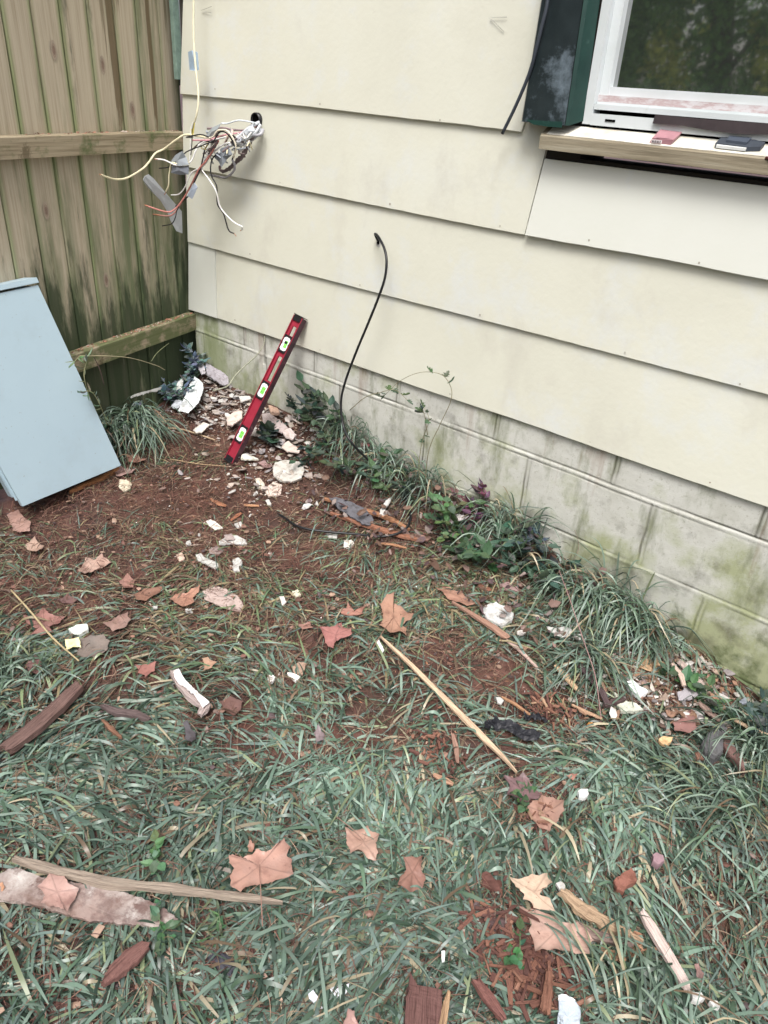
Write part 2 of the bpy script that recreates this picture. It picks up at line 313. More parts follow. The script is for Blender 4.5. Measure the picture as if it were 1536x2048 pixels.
# backing, side wall
mb = MB(); bx(mb, -.655, .99, .022, .16, .53, 2.4); bx(mb, .99, XR, .022, .16, .53, 1.27); bx(mb, -.655, -.5, .16, 3.0, .0, 2.4)
mb.build('wall_backing', flat('dark_sheathing', (.05, .045, .04), .9), house)
# green-grey scrap of old corner trim
mb = MB(); bx(mb, -.690, -.668, .004, .028, 1.372, 1.95); mb.build('corner_trim', flat('greenish_trim', (.22, .32, .27), .6, var=.3, scale=30), house)
# foundation with real joints
xs = np.arange(-.672, 2.7, .003); zs = np.arange(-.25, .56, .003); X, Zg = np.meshgrid(xs, zs)
zL = [.434+.012*0, .2255, .0225, -.18]; yy = np.full(X.shape, .012)
yy += .0016*fbm(X*6, Zg*6, 21)+.0005*fbm(X*70, Zg*70, 22)
FC = np.ones(X.shape); wob = .003*fbm(X*6, Zg*0, 31, 4)
for k, z0 in enumerate([.4375, .222, .0225, -.18]):
    d = Zg-z0-wob+.01*(.5-X)*0
    yy -= .0022*np.exp(-(d/.006)**2)*(.7+1.0*vn(X*14, Zg*0+k, 41)); g1 = np.exp(-((d-.0085)/.0022)**2)*np.clip(.5+1.6*vn(X*5, Zg*0+k, 42), 0, 1); g2 = np.exp(-((d+.009)/.0018)**2)*np.clip(.3+1.8*vn(X*7, Zg*0+k, 43), 0, 1)
    yy += .004*g1+.003*g2; FC *= 1-.80*g1; FC *= 1-.62*g2; FC *= 1+.12*np.exp(-(d/.006)**2)
JX = [[.062+.406*k for k in range(-1, 9)], [1.007-.2032*0+.405*(k-5) for k in range(0, 12)], [1.211+.405*(k-5) for k in range(0, 12)], [1.007+.405*(k-5) for k in range(0, 12)], [1.21+.405*(k-5) for k in range(0, 12)]]
bands = [(.4375, .7), (.222, .4375), (.0225, .222), (-.18, .0225), (-.5, -.18)]
for (za, zb), js in zip(bands, JX):
    msk = (Zg > za+.006) & (Zg < zb-.004)
    for j in js:
        d = X-j-.003*vn(Zg*20, Zg*0+j*7, 51)
        h1 = msk*np.exp(-((d+.006)/.0030)**2)*np.clip(.75+1.0*vn(Zg*18, Zg*0+j, 52), 0, 1); h2 = msk*np.exp(-((d-.007)/.0026)**2)*np.clip(.45+1.1*vn(Zg*18, Zg*0+j, 53), 0, 1)
        yy += .004*h1+.003*h2-.001*msk*np.exp(-(d/.007)**2); FC *= 1-.80*h1; FC *= 1-.6*h2; FC *= 1-.14*msk*np.exp(-(d/.014)**2)
d = X+.228-.004*vn(Zg*30, Zg*0, 54); yy += ((Zg > .40))*(.012*np.exp(-(d/.005)**2)); FC *= 1-.8*(Zg > .40)*np.exp(-(d/.0045)**2); FC = np.clip(FC, .15, 1.1)
nx, nz_ = len(xs), len(zs); ii = (np.arange(nz_-1)[:, None]*nx+np.arange(nx-1)[None]).ravel()
mesh('foundation_wall', np.stack([X, yy, Zg], -1).reshape(-1, 3), np.stack([ii, ii+1, ii+nx+1, ii+nx], 1), m_block, house, smooth=True, col=np.repeat(FC.reshape(-1, 1), 3, 1)*np.array([1, .985, .95])**(1/np.clip(FC.reshape(-1, 1), .3, 1)))
mb = MB(); bx(mb, -.671, -.5, .0155, 3.0, -.2, .56); mb.build('foundation_return', m_block, house); mb = MB(); bx(mb, 2.6985, XR, .0115, .1, -.2, .56); mb.build('foundation_wall', m_block, house)
# pencil marks on the siding
def pen(pts, mat, r=.0007, y=-.001, name='pencil_mark'):
    mb = MB(); tube(mb, [wp(px, py, y) for px, py in pts], r, 4, sm=False); return mb.build(name, mat, house)
m_pen = flat('graphite', (.2, .2, .18), .8)
pen([(423, 13), (402, 21), (423, 26)], m_pen, y=.004); pen([(1014, 34), (980, 35), (1008, 63)], m_pen, y=.004)
pen([(655, 360), (662, 350), (666, 340)], m_pen, .0005, .004)
for (px, py) in ((430, 178), (640, 208), (880, 240), (560, 365), (780, 408), (1000, 452), (500, 508), (720, 570), (960, 630), (1250, 705), (1480, 768), (640, 700), (900, 788), (1180, 885), (1420, 965), (1180, 480), (1400, 525), (470, 640)):
    c = wp(px, py, .0); rr_ = random.uniform(.0022, .0032); mb = MB(); mb.add([(c[0]+rr_*math.cos(t), .0015-.0018-(.0055 if px in (1180, 1400) and py < 600 else 0), c[2]+rr_*math.sin(t)) for t in np.linspace(0, 6.28, 11)[:-1]], [tuple(range(10))], C=random.choice([(.50, .49, .42), (.42, .40, .34), (.36, .31, .25)])); mb.build('nail_head', m_tint, house)
# conduit hole
H = wp(512, 240, -.001)
def ring(mb, c, r0, r1, y0, y1, n=20):
    V = []; 
    for k in range(n):
        t = 2*math.pi*k/n; ca, sa = math.cos(t), math.sin(t)
        V += [(c[0]+r1*ca, y1, c[2]+r1*sa), (c[0]+r1*ca, y0, c[2]+r1*sa), (c[0]+r0*ca, y0, c[2]+r0*sa), (c[0]+r0*ca, y1+.02, c[2]+r0*sa)]
    Fc = [(k*4+a, ((k+1) % n)*4+a, ((k+1) % n)*4+a+1, k*4+a+1) for k in range(n) for a in range(3)]; mb.add(V, Fc)
mb = MB(); ring(mb, H, .019, .023, -.006, .01); cdh = mb.build('conduit_sleeve', m_black, house, smooth=True)
mb = MB(); n = 20; mb.add([(H[0]+.0195*math.cos(2*math.pi*k/n), .0, H[2]+.0195*math.sin(2*math.pi*k/n)) for k in range(n)], [tuple(range(n))]); mb.build('conduit_opening', m_hole, house)
H2 = wp(755, 484, 0.); mb = MB(); V = []
for k in range(14):
    t = 2*math.pi*k/14; rr_ = .010*(1+.35*random.random()); V.append((H2[0]+rr_*.8*math.cos(t), -.0006+.006, H2[2]-.004+rr_*1.1*math.sin(t)))
mb.add(V, [tuple(range(14))]); mb.build('cable_hole', flat('chipped_edge', (.5, .5, .48), .9), house)
mb = MB(); V = [(H2[0]+.006*math.cos(2*math.pi*k/12), .003, H2[2]+.009*math.sin(2*math.pi*k/12)) for k in range(12)]; mb.add(V, [tuple(range(12))]); mb.build('cable_hole', m_hole, house)

# window ---------------------------------------------------------
def pane_poly(mb, pts): mb.add(pts, [tuple(range(len(pts)))])
wx1 = 2.25; zt = 2.3
win = thing('window', 'white vinyl window with dirty lower track and dark glass', 'window', (.98, 0, 1.35))
mb = MB()
# left jamb: outer flat, slanting a little as in the photo, then step back to sash
mb.add([(.991, 0, 1.35), (1.013, 0, 1.35), (1.013, .04, 1.35), (.991, .04, 1.35), (.978, 0, zt), (1.000, 0, zt), (1.000, .04, zt), (.978, .04, zt)], box8([0]*8)[1])
bx(mb, 1.0135, wx1, -.002, .03, 1.349, 1.3745); bx(mb, wx1, wx1+.04, 0, .04, 1.35, zt); bx(mb, .978, wx1+.04, 0, .04, zt, zt+.04)
bx(mb, 1.014, wx1, .004, .012, 1.383, 1.3945); bx(mb, 1.014, wx1, .013, .018, 1.390, 1.400)
fr = mb.build('window_frame', m_vinyl, win)
mb = MB(); bx(mb, 1.052, 1.078, -.0035, -.001, 1.3595, 1.3645); mb.build('weep_slot', m_hole, fr)
mb = MB(); bx(mb, 1.0, wx1, .019, .026, 1.397, 1.4145); mb.build('window_track', m_pink, fr)
mb = MB(); bx(mb, .9985, wx1, .027, .055, 1.4005, 1.433)
mb.add([(1.0, .022, 1.40), (1.034, .022, 1.40), (1.034, .055, 1.40), (1.0, .055, 1.40), (.992, .022, zt), (1.026, .022, zt), (1.026, .055, zt), (.992, .055, zt)], box8([0]*8)[1])
bx(mb, wx1-.035, wx1, .026, .056, 1.4335, zt)
mb.build('sash', m_vinyl, win)
m_gl = bpy.data.materials.new('window_glass'); m_gl.use_nodes = True; N = m_gl.node_tree.nodes; L = m_gl.node_tree.links; b = N['Principled BSDF']
b.inputs['Base Color'].default_value = (.035, .042, .038, 1); b.inputs['Roughness'].default_value = .03; b.inputs['IOR'].default_value = 5.0
nz = N.new('ShaderNodeTexNoise'); nz.inputs['Scale'].default_value = 5; ge = N.new('ShaderNodeNewGeometry'); L.new(ge.outputs['Position'], nz.inputs[0]); bp = N.new('ShaderNodeBump'); bp.inputs['Strength'].default_value = .02; bp.inputs['Distance'].default_value = .004; L.new(nz.outputs[0], bp.inputs['Height']); L.new(bp.outputs[0], b.inputs['Normal'])
mb = MB(); bx(mb, 1.02, wx1-.03, .044, .050, 1.43, zt); mb.build('window_pane', m_gl, win)
mb = MB(); bx(mb, .985, wx1+.03, .062, .16, 1.28, zt+.03); mb.build('dark_room_box', m_hole, win)  # near-black box paints in the darkness of the room behind the glass
# black rubber strip lying against lower frame
mb = MB(); P = [wp(*q, -.010) for q in w1([(615, 362), (1000, 400), (1536, 437), (1640, 445), (1640, 545), (1536, 528), (1290, 522), (1040, 492), (840, 455), (592, 437)])]
V = [tuple(p) for p in P]+[(p[0], p[1]+.0035, p[2]) for p in P]; n = len(P)
mb.add(V, [tuple(range(n))[::-1], tuple(range(n, 2*n))]+[(k, (k+1) % n, (k+1) % n+n, k+n) for k in range(n)])
tag(mb.build('rubber_strip', m_rub), 'dark brown rubber strip lying against the lower window frame', 'rubber strip')
# sill lumber
sill = thing('window_sill', 'wooden sill board with cream painted top below the window', 'sill', (.91, -.06, 1.286))
n = 60; V = []; U = []
for i in range(n+1):
    x = .900+(XR-.900)*i/n; wv = .0015*float(vn(x*9, 0, 3))
    for (yy_, zz) in ((-.035+wv, 1.2865+wv), (-.0365+wv, 1.316), (-.033, 1.3205), (.004, 1.342), (.004, 1.2865)): V.append((x, yy_, zz)); U.append((x, zz+yy_))
Fc = [(i*5+k, (i+1)*5+k, (i+1)*5+(k+1) % 5, i*5+(k+1) % 5) for i in range(n) for k in range(5)]+[(0, 1, 2, 3, 4), tuple(n*5+k for k in (4, 3, 2, 1, 0))]
mesh('sill_board', V, Fc, m_sillw, sill, uv=U)
mb = MB(); mb.add([(.916, -.0335, 1.3210), (XR, -.0335, 1.3210), (XR, .004, 1.3428), (.916, .004, 1.3428), (.916, -.0335, 1.3222), (XR, -.0335, 1.3222), (XR, .004, 1.3440), (.916, .004, 1.3440)], box8([0]*8)[1]); mb.build('painted_top', m_cream, sill)
# shutter-like wrapped casing
cas = thing('window_casing', 'dark green and black wrapped casing left of the window', 'casing', (.84, -.04, 1.34))
n = 26; V = []; Fc = []
for i in range(n+1):
    z = 1.344+(zt-1.344)*i/n; k = .003*float(vn(z*8, 1, 2)); xl = np.interp(z, [1.344, 1.6, zt], [.838, .846, .85]); xr = np.interp(z, [1.344, 1.6, zt], [.968, .962, .955])
    for (xx, yy_) in ((xl-.004, .004), (xl, -.034), (xl+.006, -.041), ((xl+xr)/2, -.042+k), (xr-.002, -.041)): V.append((xx, yy_, z+(.003*float(vn(xx*60, z, 4)) if i == 0 else 0)))
Fc = [(i*5+k, i*5+k+1, (i+1)*5+k+1, (i+1)*5+k) for i in range(n) for k in range(4)]
mesh('casing_face', V, Fc, m_shut, cas)
V = []
for i in range(n+1):
    z = 1.344+(zt-1.344)*i/n; xr = np.interp(z, [1.344, 1.6, zt], [.9675, .9615, .9545]); xo = np.interp(z, [1.344, 1.6, zt], [.9935, .982, .979])+.001*float(vn(z*20, 4, 2))
    V += [(xr, -.0408, z), (xr+.008, -.036, z), (xo, -.001, z+.012*(i == 0))]
mesh('casing_return', V, [(i*3+k, i*3+k+1, (i+1)*3+k+1, (i+1)*3+k) for i in range(n) for k in range(2)], m_grn, cas)
mb = MB(); mb.add([(.836, .004, 1.344), (.838, -.042, 1.3435), (.968, -.0425, 1.3435), (.989, 0, 1.350)], [(0, 1, 2, 3)]); mb.build('casing_underside', m_shut, cas)
mb = MB(); P = [wp(*q, -.0435) for q in w3([(195, 660), (300, 668), (400, 672), (398, 706), (320, 700), (240, 688)])]; mb.add(P, [tuple(range(6))]); mb.build('green_patch', m_grn, cas)
# rod hanging beside casing
mb = MB(); tube(mb, [wp(*q, y) for q, y in zip(w3([(325, -260), (318, 0), (285, 150), (250, 290), (212, 420), (140, 590), (68, 738)]), (-.05, -.052, -.052, -.05, -.045, -.04, -.035))], .0045, 8)
tag(mb.build('foam_rod', flat('grey_foam', (.045, .055, .07), .45, .5), smooth=True), 'thin dark grey rod dangling in front of the dark casing', 'rod')
# crushed pack and utility knife on the sill
zS = 1.3232
def zsl(y): return 1.3224+(y+.0335)*.581
pk = thing('crumpled_pack', 'crumpled pink and white packet lying on the window sill', 'packet', (1.15, -.035, zS))
def spt(px, py, z): d = ray(px, py); return CAM+d*(z-CAM[2])/d[2]
A = np.array([1.176, -.054, zS]); A = wp(*w1([(570, 600)])[0], -.032); A[2] = zS; B = wp(*w1([(690, 640)])[0], -.032); B[2] = zS; A[2] = B[2] = zsl(-.032)+.0005
ux = (B-A)/np.linalg.norm(B-A); uy = np.array([.25, 1, .581])/1.18; hh = .012
mb = MB(); obox(mb, A, (B-A)*1.35, uy*.034, (0, 0, hh), C=(.38, .20, .225)); V = mb.v
mb.v = [(p[0]+random.uniform(-.004, .004), p[1]+random.uniform(-.001, .003), p[2]+(random.uniform(-.003, .002) if p[2] > zS+.014 else 0)) for p in V]; mb.build('carton', m_any, pk)
mb = MB(); obox(mb, A+np.array([.004, -.0022, .002]), ux*.024, (0, .001, 0), (0, 0, .0065), C=(.85, .8, .8)); mb.build('barcode_label', m_any, pk)
mb = MB()
for k in range(7): obox(mb, A+np.array([.006+.003*k, -.0034, .003]), ux*(.0011 if k % 2 else .0018), (0, .001, 0), (0, 0, .0045), C=(.05, .03, .04))
mb.build('barcode', m_any, pk)
mb = MB()
for s_, q in ((-1, A+np.array([-.004, .03, .006])), (1, B+np.array([.01, .02, .006]))):
    mb.add([q, q+np.array([.012*s_, .004, .001]), q+np.array([.022*s_, .012, .009]), q+np.array([.004*s_, .018, .004])], [(0, 1, 2, 3)], C=(.72, .66, .66))
mb.add([A+np.array([.012, .0, hh+.001]), B+np.array([.006, .003, hh+.002]), B+np.array([.008, .03, hh+.001]), A+np.array([.01, .034, hh+.002])], [(0, 1, 2, 3)], C=(.48, .38, .40))
mb.build('cellophane', m_any, pk)
kn = thing('folding_knife', 'black folding utility knife with pale blade on the window sill', 'knife', (1.31, -.03, zS))
A = wp(*w1([(1105, 605)])[0], -.025); B = wp(*w1([(1478, 645)])[0], -.025); A[2] = B[2] = zsl(-.025)+.0006; ux = B-A; L0 = np.linalg.norm(ux); ux = ux/L0
def kp(mb, pts, z0, z1, C):
    P = [A+ux*(a*L0)+np.array([0, b_, z0+.581*b_]) for a, b_ in pts]; Q = [p+np.array([0, 0, z1-z0]) for p in P]; n = len(P)
    mb.add(P+Q, [tuple(range(n))[::-1], tuple(range(n, 2*n))]+[(k, (k+1) % n, (k+1) % n+n, k+n) for k in range(n)], C=C)
mb = MB(); kp(mb, [(0, 0), (.72, -.002), (.98, .003), (1, .018), (.7, .024), (.02, .022)], 0, .009, (.045, .055, .07)); mb.build('handle', m_any, kn)
mb = MB(); kp(mb, [(.04, -.0035), (.7, -.0045), (.7, -.0015), (.04, .0)], .002, .0075, (.62, .64, .62)); mb.build('blade', m_any, kn)
mb = MB(); kp(mb, [(.2, .006), (.66, .004), (.68, .02), (.2, .02)], .0095, .014, (.06, .075, .1)); mb.build('lock_plate', m_any, kn)
mb = MB(); q = wp(1534, 317, -.040); tube(mb, [q+np.array([-.004, .006, 0]), q+np.array([.02, 0, 0])], .004, 8, sm=False); tag(mb.build('bolt', flat('rusty_metal', (.10, .03, .025), .5), smooth=True), 'small rusty bolt poking from the right end of the sill', 'bolt')

# ---------------------------------------------------------------- fence
fence = thing('wooden_fence', 'weathered board fence with green mould and two rails meeting the house corner', 'fence', tuple(FP0+FD*.4+np.array([0, 0, .2])))
gaps = [-.06, .037, .149, .254, .372, .486, .597, .704, .816, .928, 1.04, 1.152, 1.264, 1.376]
for k in range(len(gaps)-1):
    a, b_ = gaps[k]+.0022, gaps[k+1]-.0022; off = -.038-random.uniform(0, .004); mb = MB(); n = 60; V = []; U = []; PC = []; ru, rv = random.uniform(0, 9), random.uniform(0, 9)
    zb_, zt_ = .12, 1.95+random.uniform(-.01, .01)
    for i in range(n+1):
        z = zb_+(zt_-zb_)*i/n; tw = .002*float(vn(z*2, k, 12)); e0 = .0012*float(vn(z*9, k, 14)); e1 = .0012*float(vn(z*9, k, 15))
        for (s_, o_) in ((a+e0, off-.004), (a+.003+e0, off-.0005+tw), (a+.017+e0, off+.0004+tw), (b_-.017+e1, off+.0004+tw), (b_-.003+e1, off-.0005+tw), (b_+e1, off-.004), (b_+e1, off-.016), (a+e0, off-.016)):
            p = FP0+FD*s_+FN*o_; V.append((p[0], p[1], z)); U.append((z+ru, s_+rv+.15*o_)); ed = 0 if abs(s_-(a+b_)/2) < (b_-a)/2-.012 else np.clip(.75+1.3*float(vn(z*3.5, k*3+(s_ > (a+b_)/2), 16)), .1, 1); PC.append((1-.46*ed, 1-.30*ed, 1-.52*ed))
    Fc = [(i*8+j, i*8+(j+1) % 8, (i+1)*8+(j+1) % 8, (i+1)*8+j) for i in range(n) for j in range(8)]+[tuple(range(8))[::-1], tuple(range(n*8, n*8+8))]
    pk_ = mesh('picket', V, Fc, m_wood, fence, uv=U, col=PC)
    if k in (2, 3, 4, 5, 6):      # knots
        for z_k in {3: (1.40,), 5: (1.43,), 6: (.98,), 4: (.72,), 2: (1.27,)}[k]:
            mb = MB(); c = FP0+FD*((a+b_)/2+random.uniform(-.02, .02))+FN*(off+.0022); kk = 14
            for rr_, hh_, cc in ((.012, .028, (.36, .30, .235)), (.0085, .020, (.30, .235, .18)), (.005, .012, (.22, .155, .12))):
                mb.add([c+FD*rr_*math.cos(2*math.pi*j/kk)+FN*(.013-rr_)*.08+np.array([0, 0, z_k+hh_*math.sin(2*math.pi*j/kk)]) for j in range(kk)], [tuple(range(kk))], C=cc)
            mb.build('knot', m_tint, pk_)
for zt_, zb_, name in ((1.201, 1.140, 'rail'), (.507, .438, 'rail'), (1.84, 1.78, 'rail')):
    n = 40; V = []; U = []
    for i in range(n+1):
        s_ = -.012+1.4*i/n; wv = .0012*float(vn(s_*8, zt_, 3)); p = FP0+FD*s_
        zo = (.010 if zt_ > 1 else .0)*(1-s_)*0
        for (o_, z) in ((0, zb_+wv), (.001, zt_-.003+wv), (-.002, zt_+wv), (-.0375, zt_+.001+wv), (-.0375, zb_+wv)): q = p+FN*o_; V.append((q[0], q[1], z)); U.append((s_+zt_*5, z+o_))
    Fc = [(i*5+k, (i+1)*5+k, (i+1)*5+(k+1) % 5, i*5+(k+1) % 5) for i in range(n) for k in range(5)]+[(0, 1, 2, 3, 4), tuple(n*5+k for k in (4, 3, 2, 1, 0))]
    mesh('rail', V, Fc, m_rail, fence, uv=U)
    # wood post sawdust and crumbs on top of rail
    mb = MB()
    for _ in range(160 if zt_ < 1 else (70 if zt_ < 1.5 else 0)):
        s_ = random.betavariate(1.3, 1.5)*.72; q = FP0+FD*s_+FN*random.uniform(-.034, -.004); sz = random.uniform(.001, .0035)
        c = random.choice([(.30, .14, .09), (.36, .2, .14), (.14, .08, .05), (.42, .36, .3)])
        an = random.uniform(0, 3.1); dx, dy_ = math.cos(an)*sz*random.uniform(1, 3), math.sin(an)*sz*random.uniform(1, 3); z = zt_+.0015
        mb.add([(q[0]-dx, q[1]-dy_, z), (q[0]+dy_*.5, q[1]-dx*.5, z), (q[0]+dx, q[1]+dy_, z+sz), (q[0]-dy_*.5, q[1]+dx*.5, z+sz*1.3)], [(0, 1, 2, 3), (0, 3, 1)], C=c)
    if mb.v: tag(mb.build('wood_crumbs', m_tint), 'reddish wood crumbs and dust scattered along the '+('lower' if zt_ < 1 else 'upper')+' fence rail', 'debris', kind='stuff')

# ---------------------------------------------------------------- electrical enclosure leaning on the fence
def onz(px, py, z): d = ray(px, py); return CAM+d*(z-CAM[2])/d[2]
B = onz(242, 931, .150); A = onz(45, 1013, .128); T = fp(76, 570, .055)
up = T-B; lt = A-B; nrm = np.cross(lt, up); nrm /= np.linalg.norm(nrm)
if nrm @ (CAM-B) < 0: nrm = -nrm
encl = thing('electrical_enclosure', 'pale blue-grey metal electrical enclosure leaning on the fence', 'electrical box', tuple(A))
lu = np.linalg.norm(up); u1 = up/lu; l1 = lt/np.linalg.norm(lt); W_ = np.linalg.norm(lt); bk = -nrm
def panel(mb, P, th):  # P polygon, thickness along bk
    Q = [p+bk*th for p in P]; n = len(P); mb.add(P+Q, [tuple(range(n)), tuple(range(n, 2*n))[::-1]]+[(k, k+n, (k+1) % n+n, (k+1) % n) for k in range(n)])
mb = MB(); panel(mb, [B+l1*.002, B+u1*.002, T, T+l1*W_, A+u1*.002, A-l1*.002], .0016)
P = [B, A]; obox(mb, B+bk*.0017, l1*W_, bk*.010, u1*.0014); obox(mb, B+bk*.0017, l1*.0014, bk*.010, up); obox(mb, A+bk*.0017-l1*.0014, l1*.0014, bk*.014, up)
mb.build('cover', m_boxp, encl)
mb = MB(); tB = T+u1*.003; obox(mb, tB+bk*.045-l1*.004, l1*(W_+.008), bk*.003, u1*.02); lip = T+u1*.007-l1*.004
obox(mb, lip-bk*.006, l1*(W_+.008), bk*.085, u1*.0015); obox(mb, lip-bk*.006, l1*(W_+.008), bk*.0015, u1*.015); obox(mb, lip-bk*.006+u1*.015, l1*(W_+.008), bk*.09, u1*.0015)
mb.build('top_hood', m_boxp, encl)
mb = MB(); dpt = .075; s0 = A-l1*.012+u1*.022
obox(mb, s0+bk*.014, l1*.0016, bk*dpt, up*.97); obox(mb, B+l1*.014+u1*.02+bk*.014, l1*.0016, bk*dpt, up*.97); obox(mb, B+l1*.014+u1*.02+bk*(.0142+dpt), l1*(W_-.026), bk*.0016, up*.97)
obox(mb, B+l1*.0158+u1*.02+bk*.0145, l1*(W_-.030), bk*(dpt-.001), u1*.0016)
obox(mb, s0+bk*.0142+u1*.0, l1*.018, bk*.0016, up*.97); obox(mb, B+l1*.0158+bk*.022+up*.985, l1*(W_-.03), bk*(dpt-.01), u1*.0016)
obox(mb, s0+l1*.0017+bk*.018, l1*.008, bk*.0016, up*.97); obox(mb, s0+l1*.0017+bk*.058, l1*.008, bk*.03, up*.97)
mb.build('back_box', m_boxp, encl)
for k in range(6):
    mb = MB(); c = s0+l1*.0107+bk*.022+u1*(.03+.018*k); V = [c+bk*.0035*math.cos(t)+u1*.0048*math.sin(t) for t in np.linspace(0, 6.28, 13)[:-1]]; mb.add(V, [tuple(range(12))]); mb.build('knockout', m_hole if k % 2 else m_white, encl)

# ---------------------------------------------------------------- spirit level
LB = np.array([-.085, -.32, .138]); LT = np.array([-.018, -.021, .656]); ax = LT-LB; LL = np.linalg.norm(ax); ax /= LL
wv_ = np.array([.994, -.07, -.089]); wv_ -= ax*(wv_ @ ax); wv_ /= np.linalg.norm(wv_); tv = np.cross(ax, wv_)
if tv @ (LT-CAM) < 0: tv = -tv
lev = thing('spirit_level', 'red metal spirit level with three green vials leaning against the siding', 'spirit level', tuple(LB))
LW, LTk = .050, .0235
def lb(mb, a0, a1, w0, w1_, t0, t1, C=None): obox(mb, LB+ax*a0*LL+wv_*w0+tv*t0, ax*(a1-a0)*LL, wv_*(w1_-w0), tv*(t1-t0), C=C)
mb = MB(); fl = .0032
lb(mb, .004, .996, 0, fl, 0, LTk); 
holes = [(.565, .73), (.87, .93)]; solids = [(.004, .565), (.73, .87), (.93, .996)]
for a, b_ in solids: lb(mb, a, b_, fl, LW-fl, .007, .012)
for a, b_ in holes: lb(mb, a, b_, fl, fl+.011, .007, .012); lb(mb, a, b_, LW-fl-.011, LW-fl, .007, .012)
mb.build('beam', m_red, lev)
mb = MB(); lb(mb, .004, .996, LW-fl+.0002, LW, .0, LTk+.0002); mb.build('measuring_edge', m_ledge, lev)
mb = MB(); lb(mb, .004, .996, LW-fl-.0, LW+.0004, -.0012, -.0001); mb.build('edge_trim', m_red, lev)
for a, b_ in ((-.004, .035), (.965, 1.004)): mb = MB(); lb(mb, a, b_, .0035, LW-.0035, .0005, .0068); lb(mb, a if a < .5 else 1.0, .004 if a < .5 else b_, -.0005, LW+.0008, -.002, LTk+.0016); mb.build('end_cap', m_black, lev)
for a, b_ in ((.135, .248), (.44, .555), (.755, .868)):
    mb = MB(); lb(mb, a, b_, .0036, LW-.0036, .001, .0065); vh = mb.build('vial_holder', m_black, lev); da = b_-a
    mb = MB(); 
    o_ = [(.12, .3), (.12, .7), (.2, .9), (.42, .9), (.5, .84), (.58, .9), (.8, .9), (.88, .7), (.88, .3), (.8, .1), (.58, .1), (.5, .16), (.42, .1), (.2, .1)]
    P = [LB+ax*(a+da*p)*LL+wv_*(.004+(LW-.008)*q)+tv*.0004 for p, q in o_]; Q = [p+tv*.002 for p in P]; n = len(P)
    mb.add(P+Q, [tuple(range(n)), tuple(range(n, 2*n))[::-1]]+[(k, (k+1) % n, (k+1) % n+n, k+n) for k in range(n)]); mb.build('bezel', m_white, vh)
    mb = MB(); wide = a > .7
    lb(mb, a+da*.3, b_-da*.3, LW*(.45 if wide else .38), LW*.74, -.0012, .0004); mb.build('vial', m_vial, vh)
    mb = MB()
    if wide: lb(mb, a+da*.52, a+da*.66, LW*.42, LW*.70, -.0022, -.0013)
    else: 
        lb(mb, a+da*.40, a+da*.42, LW*.38, LW*.74, -.002, -.0013); lb(mb, a+da*.58, a+da*.60, LW*.38, LW*.74, -.002, -.0013)
    mb.build('vial_mark', m_black, vh)

# ---------------------------------------------------------------- wires out of the wall
wires = thing('wire_bundle', 'tangle of stripped house wires spilling from the conduit hole', 'wires', tuple(H))
cre = (.78, .72, .50); wht = (.80, .80, .78); blk = (.02, .02, .022); red = (.50, .20, .17); gry = (.38, .42, .47); brn = (.16, .12, .12); cop = (.45, .2, .1)
def wire(pts, ys, r, C, name='wire', jit=0, cv=c2, mat=None, k=None):
    pts = cv(pts); n = len(pts); yv = np.interp(np.linspace(0, 1, n), np.linspace(0, 1, len(ys)), ys)
    mb = MB(); tube(mb, [wp(px, py, y) for (px, py), y in zip(pts, yv)], (np.array(r)*1.3 if hasattr(r, '__len__') else r*1.3), 7, C=C, jit=jit); return mb.build(name, mat or m_any, wires, smooth=True)
def bare(p, q, y0, y1, r=.0011, C=cop): wire([p, ((p[0]+q[0])/2+2, (p[1]+q[1])/2), q], (y0, y1), r, C, 'bare_end')
wire([(1340, 200), (1260, 330), (1100, 290), (940, 300), (780, 280), (700, 320), (600, 395), (530, 430), (470, 510), (420, 560), (300, 630), (210, 642), (140, 625), (92, 607)], (-.02, -.10, -.16, -.30, -.47), .0027, cre); bare((96, 608), (76, 600), -.47, -.48)
wire([(1340, 230), (1220, 350), (1100, 350), (1000, 420), (920, 490), (905, 560), (960, 640), (1020, 740), (1050, 860), (1120, 950), (1180, 1000), (1230, 1025), (1228, 1050)], (-.02, -.09, -.12, -.11, -.08, -.06), .0021, wht); bare((1229, 1040), (1216, 1058), -.06, -.06)
wire([(1350, 240), (1200, 300), (1090, 380), (1000, 460), (975, 540), (985, 620), (1025, 700), (1030, 840), (1080, 920), (1120, 1050), (1165, 1080)], (-.02, -.08, -.11, -.10, -.07, -.055), .0019, blk); bare((1163, 1078), (1182, 1102), -.055, -.055)
wire([(1100, 300), (910, 345), (860, 400), (820, 490), (770, 520), (690, 525), (600, 485), (528, 478)], (-.1, -.15, -.19, -.24), .0021, wht); bare((545, 480), (520, 476), -.24, -.24)
wire([(800, 505), (720, 520), (660, 510), (640, 600), (635, 690), (612, 742)], (-.19, -.2, -.2), .0019, cre); bare((618, 730), (602, 765), -.2, -.2)
wire([(1040, 330), (950, 480), (880, 560), (820, 680), (760, 790), (700, 870), (640, 905), (560, 890), (450, 852)], (-.1, -.14, -.18, -.26), .0022, red); bare((465, 857), (440, 848), -.26, -.26)
wire([(980, 420), (930, 500), (850, 630), (790, 740), (720, 860), (680, 915), (630, 938), (515, 925)], (-.1, -.13, -.16, -.18), .0022, (.48, .24, .21)); bare((560, 932), (508, 922), -.18, -.18, .0015)
wire([(990, 400), (930, 520), (820, 590), (770, 700), (720, 760), (655, 768)], (-.1, -.14, -.17), .0018, wht)
wire([(960, 350), (930, 400), (890, 560), (850, 650), (800, 770), (720, 840), (690, 860)], (-.1, -.14, -.17), .0019, blk)
wire([(720, 860), (700, 900), (690, 950), (660, 1000), (585, 1018)], (-.17, -.18), .0014, blk)
